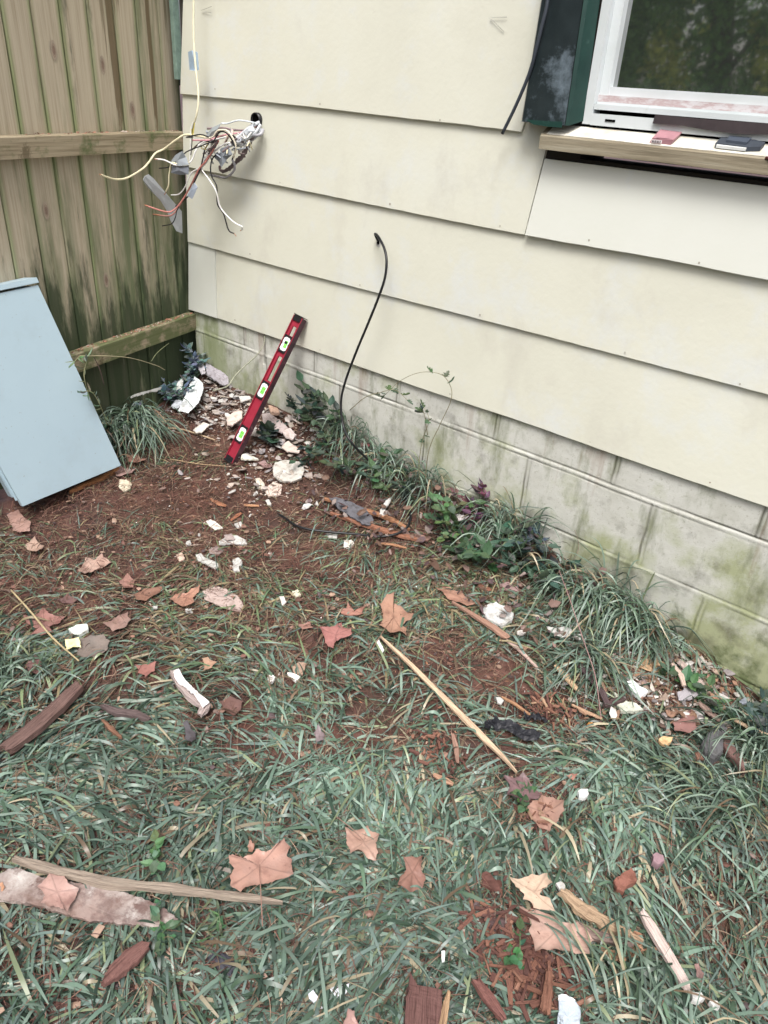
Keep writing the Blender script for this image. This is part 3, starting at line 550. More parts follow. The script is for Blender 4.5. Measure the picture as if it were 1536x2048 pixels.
wire([(1000, 330), (900, 370), (780, 420), (720, 480), (640, 540), (560, 552)], (-.12, -.19, -.2), .0016, blk)
wire([(1345, 210), (1230, 260), (1100, 280), (1000, 310), (960, 325), (830, 325)], (-.02, -.1, -.15), .002, (.62, .3, .34))
wire([(1340, 190), (1310, 180), (1200, 165), (1110, 190), (1060, 188)], (-.02, -.06, -.08), .002, (.66, .72, .76))
wire([(1340, 240), (1250, 245), (1150, 240), (1080, 225), (950, 232)], (-.02, -.06, -.1), .0026, (.25, .19, .2), jit=.5)
wire([(920, 310), (990, 300), (1030, 250), (1100, 245), (1150, 300), (1180, 380), (1160, 470)], (-.13, -.12, -.1), .0021, (.8, .74, .6))
wire([(925, 325), (990, 340), (1045, 262), (1095, 262), (1140, 310), (1172, 400), (1150, 480)], (-.125, -.115, -.1), .0018, blk)
wire([(1330, 290), (1290, 330), (1260, 400), (1230, 460), (1180, 500), (1120, 560), (1065, 575), (1045, 530)], (-.03, -.04, -.05, -.055), [.006, .006, .005, .003], brn, jit=.9)
wire([(1020, 260), (1025, 330), (1000, 380), (960, 410)], (-.1, -.11), .0042, brn, jit=.9)
wire([(1150, 480), (1172, 540), (1150, 590), (1100, 625), (1040, 618), (970, 605)], (-.07, -.06), .003, (.32, .31, .33), jit=.6)
wire([(1380, 200), (1330, 270), (1250, 320), (1180, 350), (1080, 395), (1040, 430)], (-.01, -.05, -.08, -.1), .0042, (.55, .58, .60))
wire([(1385, 230), (1340, 300), (1260, 350), (1180, 370), (1160, 330)], (-.01, -.04, -.07), .0035, (.50, .53, .56))
wire([(1370, 180), (1300, 215), (1210, 290), (1170, 320)], (-.01, -.05, -.07), .0045, (.60, .63, .66))
wire([(1400, 240), (1375, 280), (1310, 290)], (-.01, -.03, -.04), .004, (.42, .42, .45))
wire([(1290, 330), (1210, 420), (1230, 350)], (-.05, -.06), .0025, (.7, .7, .7))
wire([(830, 300), (780, 300), (890, 280), (960, 300)], (-.14, -.13), .0018, blk); wire([(940, 400), (900, 390), (910, 365), (935, 385), (950, 360)], (-.14, -.13), .0014, (.3, .26, .1))
for k in range(26):
    a, b_ = random.uniform(900, 1280), random.uniform(240, 480); c = random.choice([wht, blk, brn, gry, cre, brn, (.6, .45, .4)])
    wire([(a, b_), (a+random.uniform(-60, 60), b_+random.uniform(-50, 50)), (a+random.uniform(-90, 90), b_+random.uniform(-60, 80))], (-.11, -.06), random.choice([.0016, .002, .0028]), c, jit=.3)
def sheath(pts, ys, C, name='grey_sheath', cv=c2):
    pts = cv(pts); P = [wp(px, py, ys[k % len(ys)]) for k, (px, py) in enumerate(pts)]; n = len(P); c = np.mean(P, 0)+np.array([0, -.004, 0]); th = np.array([0, .0012, 0])
    mb = MB(); V = P+[p+th for p in P]+[c, c+th]; mb.add(V, [((k+1) % n, k, 2*n) for k in range(n)]+[(k+n, (k+1) % n+n, 2*n+1) for k in range(n)]+[(k, (k+1) % n, (k+1) % n+n, k+n) for k in range(n)], C=C); mb.build(name, m_any, wires)
sheath([(650, 500), (690, 445), (745, 412), (775, 460), (798, 522), (720, 535), (665, 522)], (-.19, -.195, -.20), (.34, .38, .42))
sheath([(662, 532), (720, 540), (798, 525), (795, 602), (730, 605), (655, 590)], (-.19, -.195), (.20, .22, .26))
sheath([(785, 775), (820, 700), (845, 668), (868, 706), (825, 800)], (-.165,), (.40, .46, .56)); sheath([(1000, 460), (1060, 390), (1120, 375), (1150, 440), (1105, 480), (1062, 545), (1040, 500)], (-.09, -.10), (.26, .29, .33))
sheath([(1245, 262), (1280, 225), (1312, 200), (1335, 250), (1290, 300), (1262, 285)], (-.055, -.06), (.60, .65, .70)); sheath([(940, 285), (985, 225), (1060, 190), (1030, 235), (985, 300), (950, 310)], (-.11, -.115), (.36, .40, .42))
sheath([(1205, 300), (1260, 280), (1230, 330), (1170, 350)], (-.07,), (.5, .5, .55))
# cream cable from above with tape
cab = thing('cream_cable', 'long cream cable hanging down the corner from above with grey tape', 'cable', tuple(wp(390, 250, -.1)))
mb = MB(); tube(mb, [wp(px, py, y) for px, py, y in ((388, -420, -.03), (386, -120, -.05), (387, 0, -.06), (387, 70, -.07), (391, 130, -.08), (397, 190, -.09), (394, 225, -.1), (388, 247, -.1))], .0035, 9, C=(.80, .76, .56)); mb.build('jacket', m_any, cab, smooth=True)
for dx, C, L_ in ((-3, wht, 76), (1, blk, 60), (3, (.55, .47, .1), 8)):
    mb = MB(); tube(mb, [wp(388+dx*.4, 244, -.1), wp(384+dx, 262, -.105), wp(383+dx*.8, 270+L_*.3, -.11), wp(381+dx*.8, 250+L_, -.12)], .0018, 6, C=C); mb.build('inner_wire', m_any, cab, smooth=True)
mb = MB(); P = [wp(px, py, y) for px, py, y in ((376, 104, -.074), (383, 101, -.082), (391, 104, -.074), (394, 140, -.075), (386, 141, -.084), (379, 140, -.074))]
mb.add(P+[p+np.array([0, .009, 0]) for p in P], [tuple(range(6)), tuple(range(6, 12))[::-1]]+[(k, k+6, (k+1) % 6+6, (k+1) % 6) for k in range(6)], C=(.38, .50, .62)); mb.build('tape', m_any, cab)
# grey plastic strip at the corner
P = [fp(*q, .06) for q in c2([(430, 645), (445, 615), (475, 600), (520, 640), (580, 712), (660, 805), (742, 900)])]+[fp(*q, .05) for q in c2([(748, 1078), (700, 1060), (655, 980), (620, 890), (570, 810), (500, 740), (445, 680)])]
n = len(P); mb = MB(); mb.add(P+[p-FN*.0015 for p in P], [tuple(range(n)), tuple(range(n, 2*n))[::-1]]+[(k, k+n, (k+1) % n+n, (k+1) % n) for k in range(n)], C=(.40, .43, .46))
tag(mb.build('plastic_strip', M('greyish_strip', [(.3, (.36, .38, .40)), (.6, (.48, .51, .54))], 12, rough=.6, spots=[(40, .62, .7, (.2, .2, .2), .5)])), 'flat grey plastic strip sticking out of the corner beside the fence', 'plastic strip')
# black cable from the siding to the ground
mb = MB(); P = [wp(px, py, y) for px, py, y in ((756, 482, .004), (750, 468, -.012), (757, 474, -.03), (768, 495, -.045), (773, 520, -.06), (770, 555, -.07), (757, 595, -.08), (737, 645, -.085), (712, 705, -.09), (690, 765, -.10), (682, 805, -.11), (686, 850, -.125), (703, 885, -.14))]
P += [gp(742, 925, .055), gp(778, 955, .04), gp(805, 985, .03), gp(820, 1020, .025), gp(818, 1048, .03), gp(800, 1065, .03), gp(762, 1073, .032), (gp(710, 1068, .032)), gp(660, 1064, .028), gp(615, 1058, .026), gp(590, 1050, .022), gp(570, 1036, .016), gp(556, 1028, .006)]
tube(mb, P, .0042, 9); bc = mb.build('black_cable', m_cord, smooth=True); tag(bc, 'black cable hanging from the siding and looping onto the ground', 'cable')

# ---------------------------------------------------------------- litter builders
def resamp(P, step, jag):
    P = [np.array(p, float) for p in P]; out = []
    for i in range(len(P)):
        a, b_ = P[i], P[(i+1) % len(P)]; k = max(1, int(np.linalg.norm(b_-a)/step))
        for j in range(k): out.append(a+(b_-a)*j/k+np.array([random.uniform(-jag, jag), random.uniform(-jag, jag), 0]))
    return out
def slab(name, label, cat, pts, lift=.012, th=.004, C=(.8, .8, .8), mat=None, jag=.0015, bump=.002, arch=0, tilt=(0, 0), group=None, parent=None, wall=None):
    P = [(wp(px, py, wall) if wall is not None else gp(px, py, lift)) for px, py in pts]; P = resamp(P, .006, jag); P = np.array(P); c = P.mean(0)
    zz = c[2] if wall is None else None
    n = len(P)
    if wall is None:
        pl = np.linalg.lstsq(np.c_[P[:, :2]-c[:2], np.ones(n)], P[:, 2], rcond=None)[0]
        P[:, 2] = (P[:, :2]-c[:2]) @ pl[:2]+pl[2]
    A_ = np.vstack([P[:, :2]-c[:2]]); ev, vec = np.linalg.eigh(np.cov(A_.T)); ma = vec[:, 1]; mi = vec[:, 0]; hw = math.sqrt(max(ev[0], 1e-9))*1.7
    V = []; U = []
    for r_ in (1.0, .94, .62, .3):
        for p in P:
            q = c+(p-c)*r_; e = (q-c)[:2]
            dz = bump*float(fbm(q[0]*60, q[1]*60, 5))*2+arch*(1-min(1, (e @ mi/hw)**2))+tilt[0]*(e @ ma)+tilt[1]*(e @ mi)
            if r_ == 1.0: dz -= th*.25
            V.append((q[0], q[1], q[2]+dz)); U.append((e @ ma, e @ mi))
    V.append((c[0], c[1], c[2]+arch)); U.append((0, 0)); ct = len(V)-1
    for k in range(n): p = V[k]; q = c+(np.array(p)-c)*.97; V.append((q[0], q[1], q[2]-th)); U.append(U[k])
    V.append((c[0], c[1], c[2]-th+arch)); U.append((0, 0)); cb = len(V)-1; b0 = ct+1
    Fc = []
    for k in range(n):
        k2 = (k+1) % n
        for r_ in range(3): Fc.append((r_*n+k, r_*n+k2, (r_+1)*n+k2, (r_+1)*n+k))
        Fc += [(3*n+k, 3*n+k2, ct), (k2, k, b0+k, b0+k2), (b0+k2, b0+k, cb)]
    o = mesh(name, V, Fc, mat or m_chip, parent, False, U, np.tile(C, (len(V), 1)))
    if parent is None: tag(o, label, cat, group)
    return o
def blob(name, label, cat, px, py, rx, ry, rz, C, mat=None, lift=0, rough=.35, rot=0, group=None):
    c = gp(px, py, rz*.4+lift); V = []; n, m_ = 14, 8; s = random.randint(0, 99); cr, sr = math.cos(rot), math.sin(rot)
    for i in range(m_+1):
        ph = math.pi*i/m_
        for k in range(n):
            t = 2*math.pi*k/n; a, b_, z = math.sin(ph)*math.cos(t), math.sin(ph)*math.sin(t), math.cos(ph)
            q = 1+rough*(float(vn(a*1.7+3, b_*1.7+z*2.3, s))*2+.5*float(vn(a*4+3, b_*4+z*4.3, s)))
            z = max(z, -.5) if z < 0 else min(z, .75)
            V.append((c[0]+(a*cr-b_*sr)*rx*q, c[1]+(a*sr+b_*cr)*ry*q, c[2]+z*rz*q))
    Fc = [(i*n+k, (i+1)*n+k, (i+1)*n+(k+1) % n, i*n+(k+1) % n) for i in range(m_) for k in range(n)]
    o = mesh(name, V, Fc, mat or m_tint, None, False, [(p[0], p[1]) for p in V], np.tile(C, (len(V), 1))); return tag(o, label, cat, group)
def plank(name, label, cat, pts, wds, th, C, lift=.012, mat=None, jag=.12, group=None, cv=None, lifts=None, twist=0):
    pts = cv(pts) if cv else pts; n0 = len(pts); P = np.array([gp(px, py, lifts[k] if lifts else lift) for k, (px, py) in enumerate(pts)])
    n = 26; t0 = np.linspace(0, 1, n0); tt = np.linspace(0, 1, n); Q = np.stack([np.interp(tt, t0, P[:, i]) for i in range(3)], 1)
    if n0 == 2: Q[:, 2] = np.maximum(Q[:, 2], G(Q[:, 0], Q[:, 1])+.004)
    W = np.interp(tt, np.linspace(0, 1, len(wds)), wds); T = np.gradient(Q, axis=0); T /= np.linalg.norm(T, axis=1)[:, None]
    V = []; U = []; L = np.r_[0, np.cumsum(np.linalg.norm(np.diff(Q, axis=0), axis=1))]; s = random.randint(0, 999)
    prof = [(-1, -.3), (-.92, .35), (-.45, .5), (0, .46), (.45, .5), (.92, .35), (1, -.3), (.6, -.5), (-.6, -.5)]; np_ = len(prof)
    for i in range(n):
        sd = np.cross([0, 0, 1], T[i]); sd /= np.linalg.norm(sd); u_ = np.cross(T[i], sd); tw = twist*(i/n-.5); sd, u_ = sd*math.cos(tw)+u_*math.sin(tw), u_*math.cos(tw)-sd*math.sin(tw)
        for j, (a, b_) in enumerate(prof):
            e = 1+jag*2*float(vn(i*.45, j*3.1, s)); ez = 1+jag*3*float(vn(i*.6, j*2.1+9, s))
            sh = T[i]*(random.uniform(-.5, .5)*W[i]*.7 if i in (0, n-1) else 0)
            p = Q[i]+sd*a*W[i]/2*e+u_*b_*th*ez+sh; V.append(p); U.append((L[i]+s, a*W[i]/2+b_*th))
    Fc = [(i*np_+j, i*np_+(j+1) % np_, (i+1)*np_+(j+1) % np_, (i+1)*np_+j) for i in range(n-1) for j in range(np_)]+[tuple(range(np_))[::-1], tuple(range((n-1)*np_, n*np_))]
    o = mesh(name, V, Fc, mat or m_bark, None, False, U, np.tile(C, (len(V), 1))); return tag(o, label, cat, group)

def leafmesh(name, P2, C, lift, curl=.010, vein=True, stem=None, label=None, group=None, s=None, zf=None, tip=None):
    # P2: closed outline on the ground (x, y), finely sampled; rings towards the centroid
    P2 = np.array(P2); c = P2.mean(0) if s is None else np.array(s); n = len(P2); V = []; Cc = []; sd = random.randint(0, 99); R = np.abs(P2-c).max()
    a0 = random.uniform(0, 6.28); fold = random.uniform(-.25, .25)
    gz = float(G(*c)); rr = [1, .82, .62, .42, .22]
    dirs = [(P2[k]-c) for k in range(n)]; rad = np.array([np.linalg.norm(d_) for d_ in dirs]); big = [k for k in range(n) if rad[k] >= max(rad[(k+j) % n] for j in range(-n//14, n//14+1)) and rad[k] > .62*rad.max()]
    for r_ in rr:
        for k in range(n):
            q = c+dirs[k]*r_; e = (q-c)/R; tl = e @ np.array([math.cos(a0), math.sin(a0)]); cr_ = e @ np.array([-math.sin(a0), math.cos(a0)])
            z = gz+lift+curl*(tl*tl*1.1-.25)+fold*.06*abs(cr_)*R*4+.35*curl*float(vn(e[0]*2.2, e[1]*2.2, sd))*2+(curl*.6*float(vn(k*.35, sd, 4)) if r_ == 1 else 0)
            V.append((q[0], q[1], z)); g_ = 1.0
            if vein:
                dv = min([abs(np.cross(dirs[b_]/rad[b_], q-c)) for b_ in big if dirs[b_] @ (q-c) > 0] or [1]); g_ = 1-.34*math.exp(-(dv/.0010)**2)
            g_ *= 1-.5*max(0, float(vn(q[0]*38, q[1]*38, sd)))-.22*max(0, r_-.72)/.28*(.5+float(vn(k*.2, sd, 9)))
            Cc.append((C[0]*g_, C[1]*g_, C[2]*g_))
    V.append((c[0], c[1], gz+lift-curl*.25)); Cc.append(tuple(x*.7 for x in C)); ct = len(V)-1
    Fc = [(r_*n+k, r_*n+(k+1) % n, (r_+1)*n+(k+1) % n, (r_+1)*n+k) for r_ in range(4) for k in range(n)]+[(4*n+k, 4*n+(k+1) % n, ct) for k in range(n)]
    if stem is None: o = mesh(name, V, Fc, m_leafc, None, True, [(p[0], p[1]) for p in V], Cc); tag(o, label, 'leaf', group); return o
    root = thing(name, label, 'leaf', (c[0], c[1], gz), group); mesh('blade', V, Fc, m_leafc, root, True, [(p[0], p[1]) for p in V], Cc)
    mb = MB(); e = np.array(stem)-c; P = [np.array([*(c+e*t), gz+lift-curl*.2+.004+.004*math.sin(3*t)]) for t in (0, .5, 1, 1.5)]; tube(mb, P, [.0009, .0012], 5, C=tuple(x*.6 for x in C)); mb.build('stem', m_tint, root)
    return root
def star(px, py, size, rot, seed, lobes=5, depth=.45):
    c = gp(px, py, .015)[:2]; n = 84; rs = random.Random(seed); out = []; R_l = [rs.uniform(.82, 1.08) for _ in range(lobes)]
    for k in range(n):
        t = 2*math.pi*k/n; f = t/(2*math.pi)*lobes; i = int(f) % lobes; u = abs((f % 1)-.5)*2   # 1 at lobe tips (ends), 0 mid
        Rr = R_l[i] if f % 1 < .5 else R_l[(i+1) % lobes]
        r_ = Rr*(1-depth+depth*u**2.2)*(1+.10*abs(math.sin(f*math.pi*2.5+.5))*(1 if u > .3 else .2)); r_ *= 1+.04*rs.uniform(-1, 1)
        if abs(t-math.pi) < .25: r_ *= .55+.45*abs(t-math.pi)/.25
        out.append(c+size/2*r_*np.array([math.cos(t+rot), math.sin(t+rot)]))
    return out, c
def outline(pts, lift, jag=.0012, step=.004):
    P = [gp(px, py, lift)[:2] for px, py in pts]; c = np.mean(P, 0); Q = []
    for i in range(len(P)):
        a, b_ = P[i], P[(i+1) % len(P)]; L_ = np.linalg.norm(b_-a); Q.append(a)
        if L_ > .009:
            m_ = (a+b_)/2; Q.append(a+(b_-a)*.28+(c-m_)/np.linalg.norm(c-m_)*L_*.055); Q.append(m_+(c-m_)/np.linalg.norm(c-m_)*L_*.07); Q.append(a+(b_-a)*.74+(c-m_)/np.linalg.norm(c-m_)*L_*.03)
    return [p[:2] for p in resamp([np.array([*q, 0]) for q in Q], step, jag)]
oran = (.44, .235, .155); salm = (.46, .275, .205)
GL = 'fallen leaves on the ground'
# traced leaves: (points, colour, lift, label, stem px)
TR = [
 (d2([(735, 488), (700, 492), (665, 530), (680, 590), (672, 640), (658, 655), (700, 672), (715, 712), (760, 690), (800, 715), (800, 655), (780, 640), (830, 600), (838, 580), (800, 565), (770, 540), (735, 530)]), oran, .030, 'upright orange-brown leaf at the top end of the long pale splinter', (757, 1285)),
 (d2([(352, 655), (410, 650), (470, 612), (485, 640), (520, 645), (522, 690), (480, 715), (440, 730), (425, 778), (400, 760), (385, 735), (375, 690)]), (.42, .17, .15), .025, 'reddish-purple leaf left of the upright orange leaf', None),
 (d2([(455, 565), (490, 555), (500, 530), (530, 570), (595, 540), (570, 580), (600, 590), (540, 600), (480, 600)]), (.40, .18, .13), .02, 'small red-brown leaf just above the reddish-purple leaf', None),
 (d2([(955, 450), (985, 445), (985, 412), (1020, 430), (1050, 460), (1090, 450), (1100, 490), (1135, 510), (1155, 530), (1110, 545), (1060, 525), (1010, 505)]), (.42, .22, .15), .025, 'rusty brown leaf left of the white stone near the weeds', None),
 (d4([(372, 275), (420, 285), (450, 265), (500, 247), (540, 290), (568, 315), (545, 365), (555, 420), (545, 460), (490, 440), (450, 400), (400, 412), (375, 350)]), salm, .035, 'salmon-coloured leaf alone in the green grass at the bottom centre', (690, 1645)),
 (c3([(1132, 370), (1165, 365), (1190, 385), (1230, 375), (1270, 335), (1310, 355), (1345, 345), (1405, 292), (1440, 350), (1420, 375), (1445, 400), (1455, 470), (1410, 500), (1330, 530), (1240, 540), (1190, 572), (1140, 545), (1140, 500), (1160, 450), (1135, 420)]), (.48, .26, .195), .035, 'large pinkish-brown leaf over the end of the long grey stick', (523, 1815)),
 (c3([(245, 440), (320, 440), (325, 495), (390, 540), (370, 590), (335, 658), (290, 625), (235, 635), (200, 610), (225, 570), (182, 520), (215, 490)]), (.50, .30, .25), .042, 'pinkish leaf lying on the broken painted board', None),
 (d5([(105, 705), (190, 710), (235, 682), (310, 700), (335, 760), (290, 768), (275, 795), (330, 830), (360, 900), (300, 890), (245, 870), (225, 830), (180, 825), (190, 790), (140, 760)]), (.62, .44, .31), .045, 'pale tan leaf overlapping the large pink-tan leaf', None),
 (d5([(165, 830), (230, 845), (290, 880), (360, 900), (400, 940), (480, 955), (540, 1020), (570, 1060), (545, 1090), (545, 1140), (470, 1130), (390, 1115), (310, 1115), (245, 1130), (240, 1040), (215, 990), (235, 940), (205, 890)]), (.52, .32, .25), .035, 'large pink-tan leaf above the pile of red mulch', None),
 (d5([(75, 140), (130, 150), (180, 132), (215, 155), (240, 200), (290, 240), (270, 270), (230, 285), (200, 318), (165, 300), (160, 270), (90, 240), (110, 190)]), (.21, .115, .12), .035, 'dark purple leaf at the lower end of the long pale splinter', None),
 (d5([(205, 320), (235, 285), (290, 240), (350, 265), (400, 310), (405, 350), (370, 400), (330, 440), (270, 430), (235, 390)]), (.40, .22, .16), .025, 'brown rotting leaf piece tucked under the dark purple leaf', None),
 (d1([(425, 480), (460, 435), (465, 412), (520, 430), (560, 405), (612, 440), (560, 475), (520, 500), (470, 535), (440, 515)]), (.50, .32, .25), .02, 'tan-pink leaf on the bare ground midway between enclosure and camera', None),
 (d1([(35, 185), (100, 165), (170, 225), (165, 280), (110, 285), (70, 275), (50, 230)]), (.44, .26, .21), .02, 'pinkish brown leaf beside the lower corner of the enclosure', None),
 (d1([(130, 360), (190, 308), (215, 345), (245, 360), (235, 395), (200, 412), (150, 385)]), (.48, .31, .23), .018, 'small tan leaf between the enclosure corner and the left edge', None),
 (d1([(125, 745), (190, 740), (235, 690), (270, 730), (360, 742), (330, 790), (270, 810), (300, 850), (230, 865), (160, 860), (200, 820), (140, 780)]), (.36, .17, .14), .022, 'red-brown leaf under the slanting dry stalk at left', None),
 (d1([(925, 655), (960, 620), (1020, 625), (1050, 600), (1100, 580), (1090, 620), (1060, 650), (1070, 690), (1000, 705), (960, 685)]), (.48, .24, .16), .02, 'orange-brown leaf left of the broad pinkish flake', None),
 (d1([(565, 790), (640, 745), (700, 720), (720, 770), (690, 820), (620, 835)]), (.36, .22, .18), .02, 'dull brown leaf between red-brown and orange-brown leaves', None),
 (d1([(420, 960), (440, 870), (500, 855), (570, 860), (605, 895), (590, 940), (520, 970), (450, 975)]), (.25, .20, .17), .014, 'grey-brown rounded leaf under the yellow paper scrap', None),
 (d1([(140, 1010), (190, 955), (235, 985), (235, 1050), (205, 1070), (150, 1045)]), (.20, .10, .09), .022, 'dark maroon folded leaf above the dark split board', None),
 (d1([(740, 1015), (800, 1005), (860, 1010), (850, 1050), (800, 1075), (760, 1060)]), (.36, .15, .12), .018, 'small round red leaf near the peeled bark', None),
 (d1([(1110, 985), (1140, 975), (1190, 1000), (1160, 1030), (1115, 1050)]), (.52, .31, .2), .02, 'small pale orange leaf scrap above the peeled bark', None),
 (d1([(1200, 1210), (1260, 1190), (1335, 1215), (1320, 1260), (1280, 1290), (1235, 1270)]), (.17, .085, .07), .022, 'dark brown crumpled leaf right of the peeled bark', None),
 (d1([(1005, 1330), (1030, 1320), (1075, 1390), (1080, 1440), (1050, 1460), (1015, 1420)]), (.10, .09, .10), .022, 'narrow dark grey leaf below the peeled bark', None),
 (c4([(550, 855), (600, 850), (645, 880), (610, 895), (560, 885)]), (.38, .19, .14), .018, 'rusty leaf curled at the foot of the grass clump', None),
 (c4([(495, 925), (530, 905), (600, 915), (570, 945), (510, 955)]), (.44, .27, .24), .015, 'pinkish leaf at the lower right corner of the enclosure', None),
 (d4([(700, 432), (815, 430), (800, 500), (830, 560), (815, 610), (740, 625), (670, 600), (680, 550), (720, 510)]), (.30, .15, .11), .028, 'small rust-brown rotten leaf right of the salmon leaf', None),
 (d4([(355, 1400), (385, 1290), (420, 1310), (460, 1400)]), (.48, .27, .23), .03, 'pink leaf tip cut off at the bottom edge', None),
 (c3([(-40, 510), (10, 505), (30, 540), (0, 560), (-40, 555)]), (.52, .26, .14), .03, 'orange leaf tip at the left edge beside the painted board', None),
 (e4([(895, 685), (1030, 580), (1050, 680), (1060, 745), (1000, 775), (895, 765)]), (.35, .17, .15), .03, 'dusky red squarish leaf among rubble at the right', None),
 (e4([(1365, 600), (1400, 560), (1430, 640), (1435, 700), (1380, 655)]), (.50, .38, .27), .03, 'curled tan leaf near the wall at the far right', None),
 (c5([(722, 600), (745, 588), (755, 620), (740, 655), (722, 640)]), (.27, .08, .09), .06, 'dark red leaf standing among weeds by the black cable', None),
 (e3([(1250, 960), (1300, 930), (1350, 975), (1340, 1000), (1290, 1000)]), (.42, .26, .25), .012, 'pale purplish leaf left of the large white disc', None),
 (d2([(245, 645), (310, 620), (325, 655), (270, 672)]), (.34, .17, .13), .018, 'small brown leaf in pine needles left of the reddish-purple leaf', None),
 (d2([(325, 1190), (350, 1160), (385, 1200), (375, 1240), (340, 1245)]), (.26, .20, .21), .024, 'mauve-grey leaf fragment in the middle of the lawn', None),
 (d1([(650, 560), (700, 515), (740, 545), (735, 590), (680, 605)]), (.36, .18, .14), .016, 'brick red leaf scrap on the needle-covered ground', None),
 (d1([(735, 640), (800, 590), (900, 580), (880, 620), (800, 670), (750, 670)]), (.30, .15, .10), .015, 'long flat rust-coloured leaf on the bare soil', None),
 (d1([(310, 650), (370, 625), (425, 650), (400, 680), (340, 680)]), (.19, .10, .09), .016, 'dark brown leaf above the red-brown leaf at left', None),
 (d5([(1130, 1185), (1150, 1180), (1185, 1240), (1170, 1275), (1140, 1240)]), (.30, .17, .15), .03, 'small brown leaf right of the white painted stick', None),
 (d5([(420, 135), (450, 130), (480, 145), (460, 165), (430, 160)]), (.38, .18, .13), .025, 'tiny red leaf scrap right of the dark purple leaf', None),
 (c3([(1225, 330), (1240, 302), (1265, 320), (1250, 370), (1232, 360)]), (.38, .18, .12), .028, 'rust scrap at the top edge of the large pinkish-brown leaf', None),
 (d2([(1370, 745), (1400, 735), (1425, 760), (1400, 785)]), (.48, .28, .18), .016, 'small orange leaf scrap below the white stone', None),
]
for i, (pts, C, lf, lab, st) in enumerate(TR):
    lf = lf*.85+.002; C = tuple(.86*x+.14*sum(C)/3 for x in C); O = outline(pts, lf); stem = gp(*st, lf)[:2] if st else None
    leafmesh('fallen_leaf', O, C, lf, curl=.013 if len(pts) > 8 else .006, label=lab, group=GL, stem=stem, vein=len(pts) > 8)

